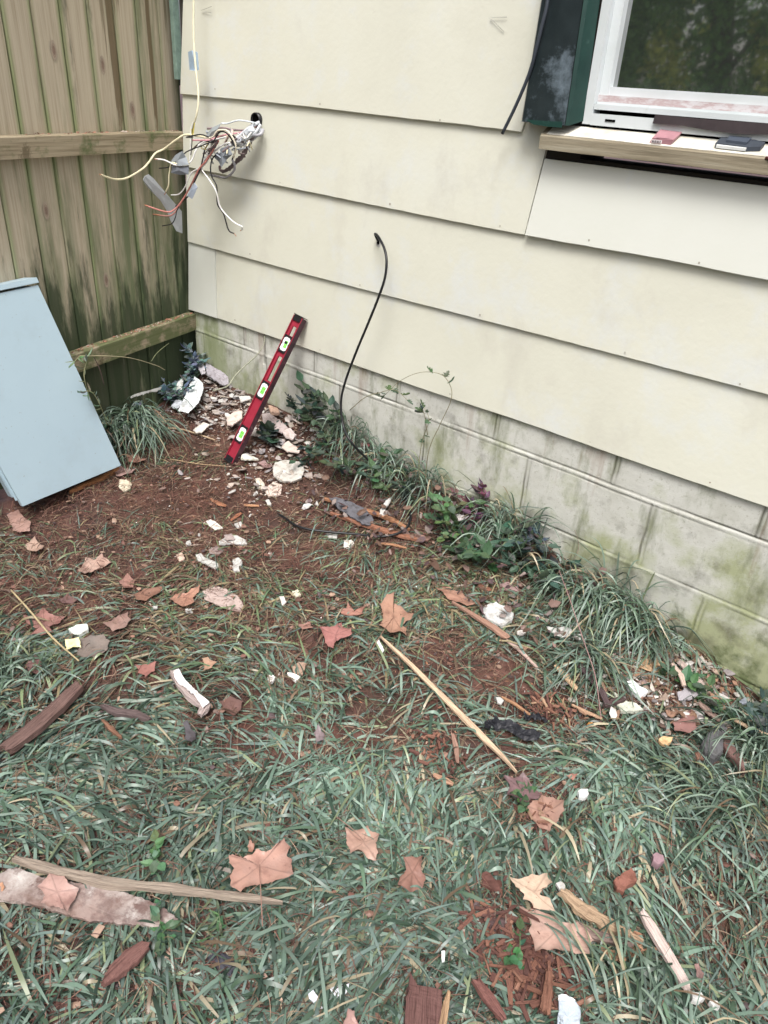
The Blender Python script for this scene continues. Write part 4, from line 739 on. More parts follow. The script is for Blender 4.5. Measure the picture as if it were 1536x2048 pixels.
# ---------------------------------------------------------------- chips, flakes, stones
wc = (.47, .47, .45); pw = (.62, .55, .52); GC = 'paint and plaster flakes on the ground'
SL = [ # name, label, category, points, lift, thickness, colour
 ('stone_disc', 'large white roundish disc on the soil right of the spirit level', 'stone', c5([(318, 735), (330, 712), (370, 700), (420, 703), (448, 715), (458, 745), (445, 780), (405, 795), (350, 785), (322, 765)]), .022, .008, (.48, .465, .43)),
 ('plaster_chunk', 'white speckled polygonal chunk below the weeds', 'plaster chunk', c6([(10, 850), (35, 822), (85, 808), (110, 822), (160, 835), (182, 865), (172, 900), (120, 930), (80, 915), (35, 895)]), .03, .014, (.50, .51, .50)),
 ('paint_flake', 'jagged white flake lying in grass right of the speckled chunk', 'flake', c6([(355, 935), (400, 945), (455, 942), (490, 960), (480, 990), (440, 1000), (410, 985), (370, 965)]), .022, .004, wc),
 ('paint_flake', 'white flake with a pinkish end just right of the jagged white flake', 'flake', c6([(500, 985), (535, 980), (570, 1000), (560, 1020), (510, 1005)]), .022, .004, wc),
 ('paint_flake', 'small rounded white chip between speckled chunk and jagged flake', 'flake', c6([(195, 965), (220, 955), (245, 970), (225, 985), (200, 980)]), .02, .005, (.70, .66, .62)),
 ('paint_flake', 'long white flake with a grey scrap lying on it', 'flake', d1([(1200, 330), (1240, 310), (1300, 305), (1350, 325), (1355, 350), (1280, 350), (1200, 350)]), .014, .005, (.48, .48, .46)),
 ('paint_flake', 'narrow slanting white flake on the bare soil', 'flake', d1([(1072, 415), (1100, 405), (1130, 430), (1180, 445), (1210, 465), (1180, 480), (1130, 460), (1085, 440)]), .014, .005, (.48, .48, .46)),
 ('paint_flake', 'squarish white chip, upper of a touching pair', 'flake', d1([(1275, 435), (1310, 425), (1330, 440), (1325, 465), (1280, 465)]), .016, .008, wc),
 ('paint_flake', 'squarish white chip, lower of a touching pair', 'flake', d1([(1272, 470), (1310, 468), (1315, 495), (1285, 500)]), .014, .006, wc),
 ('paint_flake', 'cream bent flake among crumbs above the long white flake', 'flake', d1([(1130, 225), (1160, 218), (1200, 240), (1225, 260), (1180, 268), (1145, 250)]), .014, .004, (.70, .66, .60)),
 ('paint_flake', 'small white chip right of the cream bent flake', 'flake', d1([(1285, 235), (1320, 228), (1335, 245), (1310, 260), (1290, 250)]), .014, .005, wc),
 ('paint_flake', 'broad pinkish-white flake flat on the soil', 'flake', d1([(1110, 610), (1170, 570), (1240, 590), (1300, 630), (1335, 680), (1325, 725), (1260, 715), (1190, 690), (1120, 650)]), .014, .004, (.43, .34, .31)),
 ('paint_flake', 'white bean-shaped chip beside the black cable', 'flake', c5([(550, 1022), (580, 1018), (605, 1030), (600, 1045), (565, 1040)]), .012, .006, wc),
 ('paint_flake', 'round cream chip below the loop of black cable', 'flake', c5([(632, 1055), (665, 1050), (678, 1068), (655, 1085), (632, 1078)]), .014, .006, (.74, .72, .66)),
 ('paint_flake', 'pale square chip in grass left of the white nub', 'flake', d2([(90, 895), (115, 888), (132, 910), (110, 930), (92, 918)]), .02, .008, (.76, .74, .72)),
 ('paint_flake', 'white pointed chip at the foot of the brown shard', 'flake', d2([(188, 882), (215, 880), (258, 900), (235, 925), (210, 905)]), .02, .006, (.82, .82, .80)),
 ('bark_shard', 'brown flat shard above the white pointed chip', 'shard', d2([(215, 850), (250, 825), (290, 835), (270, 890), (225, 885)]), .018, .006, (.36, .25, .19)),
 ('plaster_lump', 'rounded white lump in the grass above the yellow scrap', 'plaster lump', d1([(375, 815), (420, 795), (480, 790), (485, 820), (440, 838), (390, 835)]), .022, .010, (.66, .70, .66)),
 ('paper_scrap', 'yellow paper scrap on the grey-brown leaf', 'paper scrap', d1([(355, 872), (435, 868), (445, 915), (400, 912), (365, 932)]), .028, .0008, (.82, .76, .42)),
 ('paint_flake', 'tiny white chip near the left edge beside the red-brown leaf', 'flake', d1([(98, 870), (120, 865), (130, 885), (105, 892)]), .02, .006, wc),
 ('paint_flake', 'small white chip under the orange-brown leaf', 'flake', d1([(1015, 705), (1050, 700), (1058, 722), (1020, 722)]), .014, .005, wc),
 ('paint_flake', 'sliver of white chip in the grass left of the broad pinkish flake', 'flake', d1([(835, 690), (865, 686), (862, 704), (838, 702)]), .018, .004, wc),
 ('fungus_piece', 'pale cream notched scrap below the enclosure corner', 'scrap', c4([(525, 965), (555, 960), (580, 975), (570, 1000), (545, 1015), (520, 995)]), .014, .006, (.60, .54, .42)),
 ('paint_flake', 'white curled sliver standing beside the weeds', 'flake', c5([(790, 920), (815, 880), (835, 868), (838, 885), (815, 910), (808, 945), (788, 945)]), .03, .004, wc),
 ('slate_shingle', 'dark blue-grey oval shingle piece on the orange wood', 'shingle', c5([(565, 875), (600, 870), (660, 885), (715, 905), (750, 935), (762, 960), (745, 982), (715, 975), (660, 945), (600, 910)]), .035, .005, (.115, .115, .13)),
 ('shingle_scrap', 'torn grey shingle scrap on rubble at the right', 'shingle', e4([(925, 480), (965, 475), (975, 360), (1015, 385), (1065, 440), (1090, 490), (1010, 535), (935, 540)]), .03, .004, (.33, .31, .33)),
 ('slate_rock', 'dark grey pointed rock in the rubble near the lower right wall', 'rock', e4([(1085, 830), (1130, 760), (1185, 700), (1240, 690), (1265, 725), (1240, 790), (1235, 880), (1180, 930), (1115, 890)]), .045, .03, (.10, .10, .105)),
 ('bark_shard', 'reddish dark bark piece right of the dark grey pointed rock', 'bark', e4([(1240, 770), (1265, 760), (1330, 870), (1375, 960), (1385, 1030), (1320, 960), (1260, 880), (1235, 830)]), .035, .014, (.17, .10, .09)),
 ('plaster_chunk', 'white crumbling plaster chunk in the rubble beside the rotten wood', 'plaster chunk', e4([(575, 405), (620, 400), (680, 450), (730, 480), (680, 505), (620, 480), (590, 440)]), .03, .012, (.80, .82, .82)),
 ('plaster_chunk', 'greenish white plaster strip at the front of the rubble', 'plaster chunk', e4([(500, 480), (560, 530), (650, 560), (700, 590), (640, 610), (545, 615), (520, 570)]), .028, .01, (.52, .54, .46)),
 ('shard', 'small blue-grey pointed shard leaning at the wall foot at far right', 'shard', e4([(1335, 550), (1385, 518), (1400, 550), (1370, 570)]), .05, .005, (.20, .22, .26)),
 ('wood_scrap', 'pale orange rounded wood scrap below the dusky red leaf', 'scrap', e4([(800, 795), (840, 780), (895, 790), (890, 815), (850, 845), (815, 825)]), .028, .008, (.60, .40, .22)),
 ('wood_chip', 'flat brown chip at the left foot of the dark grey rock', 'chip', e4([(1040, 880), (1070, 860), (1110, 900), (1105, 940), (1060, 935)]), .02, .006, (.28, .15, .11)),
 ('wall_shard', 'large grey flat shard leaning at the wall foot in the corner rubble', 'shard', e3([(905, 305), (960, 310), (1020, 345), (1055, 390), (1060, 430), (1030, 440), (960, 400), (915, 370)]), .035, .005, (.36, .34, .37)),
 ('wall_shard', 'long curved white shard in the middle of the corner rubble', 'shard', e3([(830, 360), (885, 420), (893, 460), (860, 560), (790, 645), (720, 620), (770, 520), (800, 440)]), .05, .003, (.62, .66, .68)),
 ('wall_shard', 'pale curled shard lying on the grass clump by the fence', 'shard', e3([(400, 500), (480, 455), (560, 415), (575, 450), (620, 460), (560, 505), (480, 560), (430, 540)]), .06, .003, (.58, .58, .56)),
 ('wall_shard', 'narrow upright white shard behind the long curved shard', 'shard', e3([(712, 395), (760, 400), (755, 440), (742, 512), (710, 495), (715, 440)]), .045, .003, (.58, .60, .58)),
 ('wall_shard', 'bluish rounded shard left of the long curved shard', 'shard', e3([(675, 570), (700, 540), (745, 535), (760, 560), (720, 605), (690, 600)]), .025, .003, (.50, .53, .57)),
 ('wall_shard', 'narrow grey shard standing against the foundation corner', 'shard', e3([(855, 275), (890, 280), (908, 370), (880, 375), (850, 310)]), .05, .004, (.45, .43, .46)),
 ('wall_shard', 'pale pink rectangular shard behind the lower level', 'shard', e3([(1045, 660), (1090, 620), (1150, 615), (1150, 660), (1080, 720), (1050, 700)]), .03, .006, (.62, .52, .47)),
 ('wall_shard', 'brown-grey slab right of the level near the wall', 'shard', e3([(1280, 640), (1330, 630), (1420, 690), (1460, 730), (1420, 760), (1340, 720), (1290, 690)]), .03, .006, (.40, .34, .33)),
 ('wall_shard', 'five-sided pinkish shard beyond the dark leafy sprig', 'shard', e3([(1420, 760), (1470, 722), (1512, 770), (1490, 805), (1440, 785)]), .03, .006, (.52, .45, .43)),
 ('wall_shard', 'whitish shard behind the dark leafy sprig', 'shard', e3([(1220, 725), (1280, 765), (1270, 790), (1190, 760)]), .025, .005, (.62, .58, .54)),
 ('wall_shard', 'pale green-white shard right of the base of the level', 'shard', e3([(1150, 900), (1210, 905), (1260, 945), (1200, 940), (1140, 925)]), .015, .005, (.62, .62, .54)),
 ('wall_shard', 'cream shard fan at the right of the corner rubble', 'shard', e3([(1410, 850), (1460, 810), (1536, 880), (1530, 900), (1450, 880)]), .02, .004, (.56, .48, .43)),
 ('wall_shard', 'white oblong shard between soil and corner rubble', 'shard', e3([(820, 735), (890, 690), (930, 710), (880, 755), (840, 760)]), .02, .004, (.62, .59, .54)),
 ('wall_shard', 'pale round-edged shard next to the vine stem in the corner', 'shard', e3([(1125, 520), (1200, 512), (1210, 535), (1140, 545)]), .025, .004, (.56, .54, .52)),
 ('wall_shard', 'brick-coloured shard at the wall right of the level', 'shard', e3([(1325, 580), (1390, 590), (1400, 630), (1340, 625)]), .03, .01, (.50, .34, .26)),
 ('plaster_flake', 'cream and pink flake cluster below the white disc', 'flake', c5([(280, 830), (320, 800), (360, 810), (355, 850), (300, 860)]), .014, .006, (.60, .50, .44)),
 ('plaster_flake', 'upright cream flake left of the flake cluster', 'flake', c5([(243, 785), (262, 778), (285, 810), (275, 830), (250, 812)]), .016, .008, (.60, .55, .47)),
 ('plaster_flake', 'white small flake above the long white flake on dark soil', 'flake', c5([(150, 985), (180, 972), (190, 990), (165, 1000)]), .012, .004, wc),
 ('bent_flake', 'cream flake at left of the soil near the pine needles', 'flake', c5([(28, 975), (60, 965), (85, 985), (55, 1000)]), .012, .004, (.60, .52, .44)),
 ('shard_grey', 'grey scrap resting on the long white flake', 'scrap', d1([(1230, 300), (1270, 292), (1290, 325), (1240, 330)]), .022, .003, (.34, .28, .27)),
 ('shard_grey', 'grey-brown scrap below the long white flake', 'scrap', d1([(1145, 380), (1190, 358), (1225, 385), (1200, 410), (1150, 405)]), .014, .003, (.28, .22, .21)),
 ('bark_chip', 'brown chip right of the oval shingle at the stick ends', 'chip', c5([(940, 1025), (985, 1030), (1015, 1040), (1000, 1055), (950, 1050)]), .02, .005, (.26, .16, .13)),
 ('plaster_flake', 'white bent scrap among the weeds by the purple leaves', 'scrap', c5([(1070, 945), (1100, 935), (1190, 945), (1150, 965), (1085, 985)]), .035, .003, (.70, .66, .66)),
 ('plaster_chunk', 'small white speckled lump right of the dark purple leaf', 'plaster lump', d5([(485, 225), (505, 208), (540, 215), (550, 240), (520, 262), (490, 255)]), .028, .012, (.74, .76, .75)),
 ('paint_flake', 'white chip at the upper end of the shredded wood', 'flake', d5([(365, 735), (390, 725), (415, 745), (420, 780), (390, 775)]), .03, .006, wc),
 ('paint_flake', 'tiny white chip right of the shredded wood', 'flake', d5([(490, 820), (510, 818), (518, 842), (500, 846)]), .03, .006, wc),
 ('wood_block', 'dark red-brown square fragment in the lawn', 'wood fragment', d5([(680, 720), (730, 680), (785, 642), (805, 680), (815, 720), (760, 745), (740, 785), (700, 765)]), .032, .012, (.23, .10, .075)),
 ('pebble', 'purple-brown pebble in the lawn above the dark red fragment', 'pebble', d5([(900, 580), (925, 562), (960, 580), (965, 610), (930, 632), (900, 615)]), .032, .014, (.26, .17, .19)),
 ('plastic_piece', 'pale blue-grey plastic piece with white broken rim at the bottom edge', 'plastic piece', d5([(378, 1365), (420, 1350), (470, 1385), (500, 1440), (495, 1560), (360, 1560), (380, 1440)]), .03, .006, (.40, .46, .52)),
 ('plaster_rim', 'crumbly white rim on the pale blue-grey plastic piece', 'plaster', d5([(375, 1345), (420, 1350), (475, 1385), (465, 1400), (410, 1375), (375, 1370)]), .04, .006, (.74, .76, .76)),
 ('paint_flake', 'larger white flake half hidden in grass near the bottom edge', 'flake', d4([(280, 1180), (330, 1110), (400, 1150), (380, 1210), (320, 1235)]), .012, .004, (.64, .68, .72)),
 ('paint_flake', 'narrow white flake half hidden in grass at the bottom left of the centre', 'flake', d4([(155, 1190), (190, 1190), (245, 1290), (215, 1300), (165, 1240)]), .012, .004, (.64, .66, .74)),
 ('paint_flake', 'thin white sliver upright in the lower grass', 'flake', d4([(920, 965), (940, 965), (938, 1035), (918, 1040)]), .02, .003, (.82, .84, .84)),
 ('plaster_lump', 'white lump just beyond the lower end of the white painted stick', 'plaster lump', d5([(1115, 1330), (1165, 1335), (1190, 1370), (1150, 1392), (1120, 1375)]), .03, .012, (.66, .66, .64)),
 ('plaster_lump', 'white lump, second beyond the end of the white painted stick', 'plaster lump', d5([(1215, 1385), (1255, 1380), (1272, 1415), (1230, 1420)]), .03, .012, (.72, .72, .70)),
 ('paint_flake', 'slim white flake left of the head of the long pale splinter', 'flake', d2([(645, 715), (662, 712), (688, 770), (675, 785), (655, 745)]), .02, .004, (.62, .64, .62)),
 ('paint_flake', 'white chip by the orange splinter at right', 'flake', d2([(1258, 1012), (1280, 1005), (1300, 1025), (1285, 1045), (1265, 1035)]), .02, .005, wc),
 ('paint_flake', 'white chip at the right end of the soil patch near the weeds', 'flake', d2([(345, 0), (350, 28), (330, 22)]), .01, .003, wc),
 ('paint_flake', 'small oval white chip left of the white speckled chunk in grass', 'flake', d2([(150, 495), (172, 490), (185, 520), (165, 535)]), .018, .005, (.66, .62, .58)),
 ('paint_flake', 'cream lumpy chip in the grass above the reddish-purple leaf', 'flake', d2([(215, 465), (245, 455), (262, 485), (235, 500)]), .016, .006, (.56, .54, .42)),
 ('paint_flake', 'beige chip in the straw left of the narrow slanting flake', 'flake', d1([(965, 410), (1000, 398), (1015, 430), (985, 448)]), .014, .005, (.58, .44, .36)),
 ('paint_flake', 'white chip right of the pale shard with cloth-like folds', 'flake', d1([(1018, 340), (1045, 330), (1050, 352), (1020, 360)]), .014, .005, wc),
 ('paint_flake', 'tiny white chip above the long white flake', 'flake', d1([(1085, 292), (1100, 290), (1098, 306), (1086, 306)]), .012, .004, wc),
 ('paint_flake', 'white chip at the top edge of the needle-covered soil', 'flake', d1([(1455, 110), (1475, 105), (1490, 130), (1470, 135)]), .012, .004, wc),
]
for s in SL:
    grp = GC if s[0] == 'paint_flake' else ('siding shards in the corner rubble' if s[0] == 'wall_shard' else None)
    if s[0] == 'plaster_rim': continue
    nm = {'shard_grey': 'scrap', 'bent_flake': 'plaster_flake'}.get(s[0], s[0])
    sb = slab(nm, s[1], s[2], s[3], s[4]+(.014 if s[0] == 'wall_shard' else .0), s[5], s[6], jag=.0012, bump=.0012 if s[5] < .005 else .002, arch=.008 if s[0] == 'wall_shard' else 0, tilt=(random.uniform(-.08, .08), random.uniform(-.08, .08)), group=grp)
    if nm == 'plastic_piece':
        rim = slab('broken_rim', None, None, d5([(375, 1345), (420, 1350), (475, 1385), (465, 1400), (410, 1375), (375, 1370)]), .038, .006, (.62, .64, .64)); rim.location = Vector(WL[rim.name]-WL[sb.name]); rim.parent = sb
# board with flaking paint, bottom left
m_pb = M('flaking_board', [(.36, (.14, .095, .08)), (.45, (.27, .215, .195)), (.55, (.36, .315, .29)), (.70, (.58, .56, .53))], 17, 'Position', detail=9, rough=.75, bump=.8, bscale=90, spots=[(24, .54, .64, (.12, .07, .06), .9), (7, .52, .64, (.27, .19, .165), .7)])
add_mould(m_pb, (.15, .10, .09), (1, 1, 1), 22, .50, .62, ramp(0, .95, 1.25, -.12, .10), .85, 10)
slab('painted_board', 'broken board with flaking white and pink paint in the lower left grass', 'board', c3([(-120, 570), (-60, 500), (40, 430), (80, 425), (200, 470), (400, 510), (560, 540), (700, 580), (800, 630), (880, 690), (860, 730), (700, 715), (560, 700), (430, 690), (200, 625), (60, 600), (-40, 590)]), .024, .008, (1, 1, 1), mat=m_pb, jag=.0022, bump=.0008)

# ---------------------------------------------------------------- sticks, boards, splinters
pale = (.66, .47, .29); rott = (.20, .095, .07); gryw = (.42, .36, .31); orgw = (.36, .19, .11)
plank('long_splinter', 'long pale wood splinter lying diagonally across the lawn', 'splinter', [(761, 1273), (800, 1309), (824, 1332), (867, 1375), (922, 1430), (969, 1477), (1006, 1514), (1034, 1545)], [.003, .011, .013, .015, .018, .016, .011, .003], .009, (.60, .46, .33), .024)
plank('grey_stick', 'long weathered grey stick above the painted board', 'stick', [(28, 1718), (120, 1745), (230, 1768), (330, 1775), (450, 1790), (565, 1806)], [.010, .022, .017, .024, .013, .019, .012, .017, .005], .012, (.30, .255, .21), .030, jag=.25)
plank('dark_board', 'dark split board lying in the grass at the left', 'board', [(158, 1372), (118, 1412), (70, 1455), (12, 1500)], [.030, .038, .040, .034], .022, (.15, .095, .085), .03, jag=.06)
plank('white_stick', 'white painted stick pointing to the lower right corner', 'stick', [(1282, 1822), (1300, 1850), (1335, 1908), (1368, 1965), (1375, 1978)], [.012, .022, .022, .020, .010], .012, (.58, .49, .46), .03, jag=.06)
plank('bark_piece', 'reddish-brown bark piece in the lower left grass', 'bark', [(205, 1970), (230, 1945), (262, 1915), (295, 1888)], [.006, .03, .034, .02], .014, (.17, .088, .078), .03)
plank('bark_piece', 'dark bark piece right of the dark split board', 'bark', [(205, 1412), (235, 1425), (270, 1428), (300, 1440)], [.010, .022, .022, .01], .014, (.12, .09, .09), .024)
plank('bark_piece', 'thin brown bark strip below the dark bark piece', 'bark', [(205, 1440), (222, 1458), (242, 1475)], [.006, .012, .006], .008, (.22, .12, .08), .022)
pb = plank('peeled_bark', 'twisted grey and white peeled bark piece in the lawn', 'bark', [(345, 1345), (360, 1368), (385, 1392), (410, 1412), (400, 1430)], [.014, .022, .028, .03, .016], .014, (.40, .34, .33), .03, jag=.2)
pt = slab('flaking_paint', None, None, d1([(945, 1050), (975, 1030), (990, 1075), (1030, 1110), (1065, 1140), (1110, 1185), (1150, 1220), (1110, 1250), (1100, 1210), (1050, 1165), (1010, 1130), (965, 1100)]), .046, .003, (.72, .70, .70), jag=.002); M0 = pt.matrix_world; pt.location = Vector(WL[pt.name]-WL[pb.name]); pt.parent = pb
plank('orange_plank', 'upper orange-brown split stick running under the oval shingle', 'split wood', [(650, 998), (745, 1025), (790, 1042), (818, 1060)], [.010, .02, .02, .008], .012, orgw, .02)
plank('orange_plank', 'lower orange-brown split stick running under the oval shingle', 'split wood', [(660, 1026), (740, 1052), (800, 1070), (832, 1078)], [.012, .024, .026, .016], .012, (.30, .145, .095), .016)
plank('orange_plank', 'short orange wood sliver under the lower split stick', 'split wood', [(752, 1086), (790, 1090), (812, 1096)], [.008, .012, .006], .006, (.40, .22, .13), .014)
plank('brown_strip', 'long brown bark strip between rusty leaf and soil patch', 'bark', [(905, 1205), (950, 1232), (985, 1254), (1015, 1275)], [.008, .016, .024, .022], .010, (.34, .21, .16), .022)
plank('thin_lath', 'thin pinkish lath on the soil patch', 'lath', [(1012, 1280), (1035, 1296), (1074, 1335)], [.008, .014, .006], .006, (.50, .38, .34), .016)
plank('orange_splinter', 'small orange splinter left of the black plastic scraps', 'splinter', [(1004, 1394), (1030, 1408), (1060, 1430)], [.005, .010, .004], .006, (.38, .22, .13), .02)
plank('tan_wood', 'tan wood scrap at the left of the right-hand rubble', 'wood scrap', [(1112, 1332), (1130, 1352), (1155, 1380)], [.012, .02, .010], .008, (.62, .46, .30), .03)
plank('dark_lath', 'dark brown lath slanting through the right-hand rubble', 'lath', [(1152, 1322), (1178, 1352), (1205, 1385), (1215, 1410)], [.014, .020, .020, .014], .006, (.085, .06, .065), .035)
plank('root_stub', 'short dark root stub at the foot of the dark lath', 'root', [(1210, 1412), (1228, 1404), (1246, 1398)], [.012, .018, .016], .014, (.09, .06, .06), .03)
plank('lower_lath', 'thin tan lath in the soil below the rubble', 'lath', [(1145, 1410), (1175, 1425), (1203, 1437)], [.006, .010, .008], .005, (.46, .31, .21), .022)
plank('pale_lath', 'pale lath lying on the ground at the far right edge', 'lath', [(1470, 1440), (1505, 1458), (1545, 1475)], [.008, .012, .012], .006, (.60, .46, .33), .04)
plank('cream_lath', 'narrow cream lath leaning on the rubble at the wall', 'lath', [(1345, 1328), (1362, 1350), (1368, 1372)], [.010, .016, .010], .006, (.52, .42, .36), .045)
plank('grey_lath', 'splintered grey lath along the wall foot at right', 'lath', [(1358, 1322), (1380, 1345), (1408, 1372)], [.016, .026, .016], .008, (.46, .38, .35), .04)
plank('grey_lath', 'grey-brown fibrous wood strip right of the dusky red leaf', 'lath', [(1398, 1405), (1420, 1425), (1440, 1440)], [.012, .022, .012], .008, (.30, .22, .19), .03)
plank('bark_slab', 'rust-brown wood slab at the foot of the wall at far right', 'bark', [(1420, 1388), (1440, 1402), (1442, 1420)], [.02, .034, .02], .012, (.33, .20, .14), .03)
plank('shredded_wood', 'splintered yellow wood lying right of the two large leaves', 'wood', [(1122, 1782), (1165, 1818), (1215, 1848), (1284, 1884)], [.016, .030, .030, .006], .014, (.38, .28, .19), .03, jag=.3)
plank('shredded_wood', 'dark stick right beneath the splintered yellow wood', 'wood', [(1150, 1850), (1190, 1870), (1265, 1892)], [.016, .024, .010], .012, (.24, .18, .16), .024)
plank('shredded_wood', 'orange split fragment under the splintered yellow wood', 'wood', [(1200, 1898), (1225, 1912), (1250, 1920)], [.012, .022, .006], .008, (.38, .23, .15), .03, jag=.3)
plank('enclosure_prop', 'orange split stick under the lower edge of the enclosure', 'stick', [(140, 985), (165, 972), (205, 956), (235, 940)], [.008, .020, .024, .02], .016, (.42, .20, .09), .012)
plank('bark_block', 'thick dark red bark slab at the bottom edge', 'bark', [(850, 1975), (848, 2000), (845, 2075)], [.062, .066, .064], .022, (.13, .068, .062), .03, jag=.08)
plank('bark_block', 'slanting dark red bark strip at the bottom right of the bark slab', 'bark', [(952, 1962), (980, 2000), (1008, 2040)], [.014, .022, .012], .014, (.18, .085, .075), .028)
plank('yellow_stick', 'short yellow-brown stick standing beside the bark slab', 'stick', [(898, 1982), (892, 2010), (882, 2070)], [.006, .012, .014], .008, (.38, .26, .16), .04)
plank('bark_block', 'thick rust-red bark stick in the mulch pile', 'bark', [(1098, 1945), (1096, 1980), (1090, 2025)], [.012, .018, .02], .012, (.20, .10, .07), .035)
plank('tan_chip', 'tan flat chip in the soil above the lower grass', 'chip', [(868, 1550), (890, 1560), (905, 1568)], [.010, .018, .008], .005, (.42, .26, .18), .02)
plank('tan_chip', 'upright brown chip left of the long splinter lower end', 'chip', [(905, 1468), (912, 1495), (915, 1525)], [.008, .014, .008], .005, (.30, .19, .15), .024)
plank('tan_chip', 'short tan piece on the dark soil near the enclosure', 'chip', [(488, 1010), (505, 1011), (518, 1012)], [.008, .012, .008], .006, (.46, .26, .15), .012)
plank('tan_chip', 'flat rusty chip on the dark soil left of the short tan piece', 'chip', [(422, 998), (440, 1008), (452, 1012)], [.010, .02, .010], .005, (.36, .17, .10), .010)
plank('tan_chip', 'round rusty chip below the flat rusty chip', 'chip', [(462, 1040), (475, 1030), (482, 1026)], [.010, .016, .010], .004, (.34, .15, .09), .010)
# rotten stump piece
rs = blob('rotten_wood', 'rotten hollow wood chunk with cream rim against the grass at the wall', 'wood chunk', 1300, 1332, .040, .032, .022, (.42, .28, .17), rough=.5)
blob('rubble_lump', 'brown crumbly lump beside the rotten hollow wood', 'lump', 1306, 1362, .024, .018, .014, (.30, .18, .12), rough=.6)
blob('brick_lump', 'pinkish rock half buried at the edge of the weeds', 'rock', 1020, 1178, .030, .022, .012, (.32, .22, .21), rough=.5)
blob('brick_lump', 'rust-coloured clod left of the pinkish rock', 'clod', 968, 1176, .022, .014, .008, (.26, .12, .08), rough=.5)
blob('soil_clod', 'purple-black soil clod beside the lower mulch', 'clod', 985, 1838, .026, .02, .012, (.10, .065, .065), rough=.6)
blob('soil_clod', 'dark clod above the lower mulch pile', 'clod', 975, 1765, .024, .018, .012, (.12, .055, .045), rough=.6)
blob('dark_stone', 'dark bluish stone half hidden in the lower left grass', 'stone', 445, 1925, .034, .016, .012, (.055, .055, .07), rough=.4)
blob('tiny_fruit', 'small red and yellow berry-like scrap in the grass by the rubble', 'scrap', 1180, 1446, .007, .010, .007, (.65, .32, .10), rough=.4)
# crumpled black plastic
m_blkp = flat('black_film', (.016, .017, .022), .5, .4)
def film(name, label, px, py, L0_, W0_, rot, grp=None):
    c = gp(px, py, .02); V = []; n, m_ = 26, 8; s = random.randint(0, 99)
    for i in range(n):
        for j in range(m_):
            a = (i/(n-1)-.5)*L0_; b_ = (j/(m_-1)-.5)*W0_*(1+.8*float(vn(i*.5, 3, s)))+.018*float(vn(i*.25, 7, s+1)); z = .016*float(vn(i*.27, j*.45, s))+.006*float(vn(i*.7, j*1.1, s))
            V.append((c[0]+a*math.cos(rot)-b_*math.sin(rot), c[1]+a*math.sin(rot)+b_*math.cos(rot), c[2]+z+.006))
    o = mesh(name, V, [(i*m_+j, (i+1)*m_+j, (i+1)*m_+j+1, i*m_+j+1) for i in range(n-1) for j in range(m_-1)], m_blkp, smooth=False); tag(o, label, 'plastic film', grp)
film('plastic_film', 'crumpled black plastic film in the lawn right of the long splinter', 1030, 1462, .12, .028, .25); film('plastic_film', 'short black plastic film scrap beside the long splinter', 982, 1452, .045, .018, 1.6); film('plastic_film', 'black film scrap under the edge of the right-hand lawn clump', 1072, 1440, .06, .02, .7)

# ---------------------------------------------------------------- branches, stalks and vines
def twig(name, label, cat, P, r, C, grp=None, jit=.15):
    mb = MB(); tube(mb, P, r, 6, C=C, jit=jit); return tag(mb.build(name, m_tint, smooth=True), label, cat, grp)
twig('pale_branch', 'thick pale branch lying in front of the grass clump', 'branch', [gp(205, 848, .035), gp(255, 853, .035), gp(300, 850, .04), gp(340, 840, .045)], [.006, .005, .004], (.46, .42, .27))
twig('pale_branch', 'thinner tan branch continuing toward the spirit level', 'branch', [gp(322, 856, .02), gp(360, 858, .02), gp(400, 870, .015), (gp(430, 880, .012))], [.003, .0035, .003], (.44, .33, .22))
twig('pale_branch', 'dry horizontal stalk across the needle-covered soil', 'stalk', [gp(340, 918, .012), gp(400, 928, .014), gp(450, 932, .012)], .0015, (.48, .36, .22))
twig('dry_stalk', 'long dry stalk slanting over the red-brown leaf at left', 'stalk', [gp(22, 1180, .03), gp(60, 1222, .04), (gp(105, 1275, .045)), gp(158, 1322, .03)], [.0025, .003, .002], (.42, .34, .20))
twig('arching_twig', 'long purplish twig arching over the right-hand rubble', 'twig', [gp(1118, 1140, .10), gp(1140, 1200, .10), gp(1165, 1275, .09), gp(1190, 1350, .07), gp(1202, 1435, .04)], [.0012, .0016, .0014], (.30, .19, .18))
twig('vine_stem', 'pale vine stem rising from the corner rubble onto the blocks', 'vine', [gp(425, 782, .02), wp(455, 772, -.06), wp(470, 752, -.04), wp(492, 730, -.02), wp(512, 712, -.008), wp(527, 690, .0), wp(529, 672, .004)], [.0032, .003, .0022, .0014], (.50, .52, .40))
twig('dead_vine', 'thin curved dark stem against the wall at the right', 'stem', [wp(1358, 1290, -.03), wp(1355, 1265, -.02), wp(1342, 1240, -.01), wp(1325, 1225, -.006)], [.0014, .0008], (.14, .12, .11))
twig('dead_vine', 'hooked brown stem against the lower block course', 'stem', [wp(1148, 1120, -.03), wp(1157, 1098, -.012), wp(1155, 1075, -.008), wp(1149, 1060, -.006)], [.001, .0008], (.22, .17, .13))
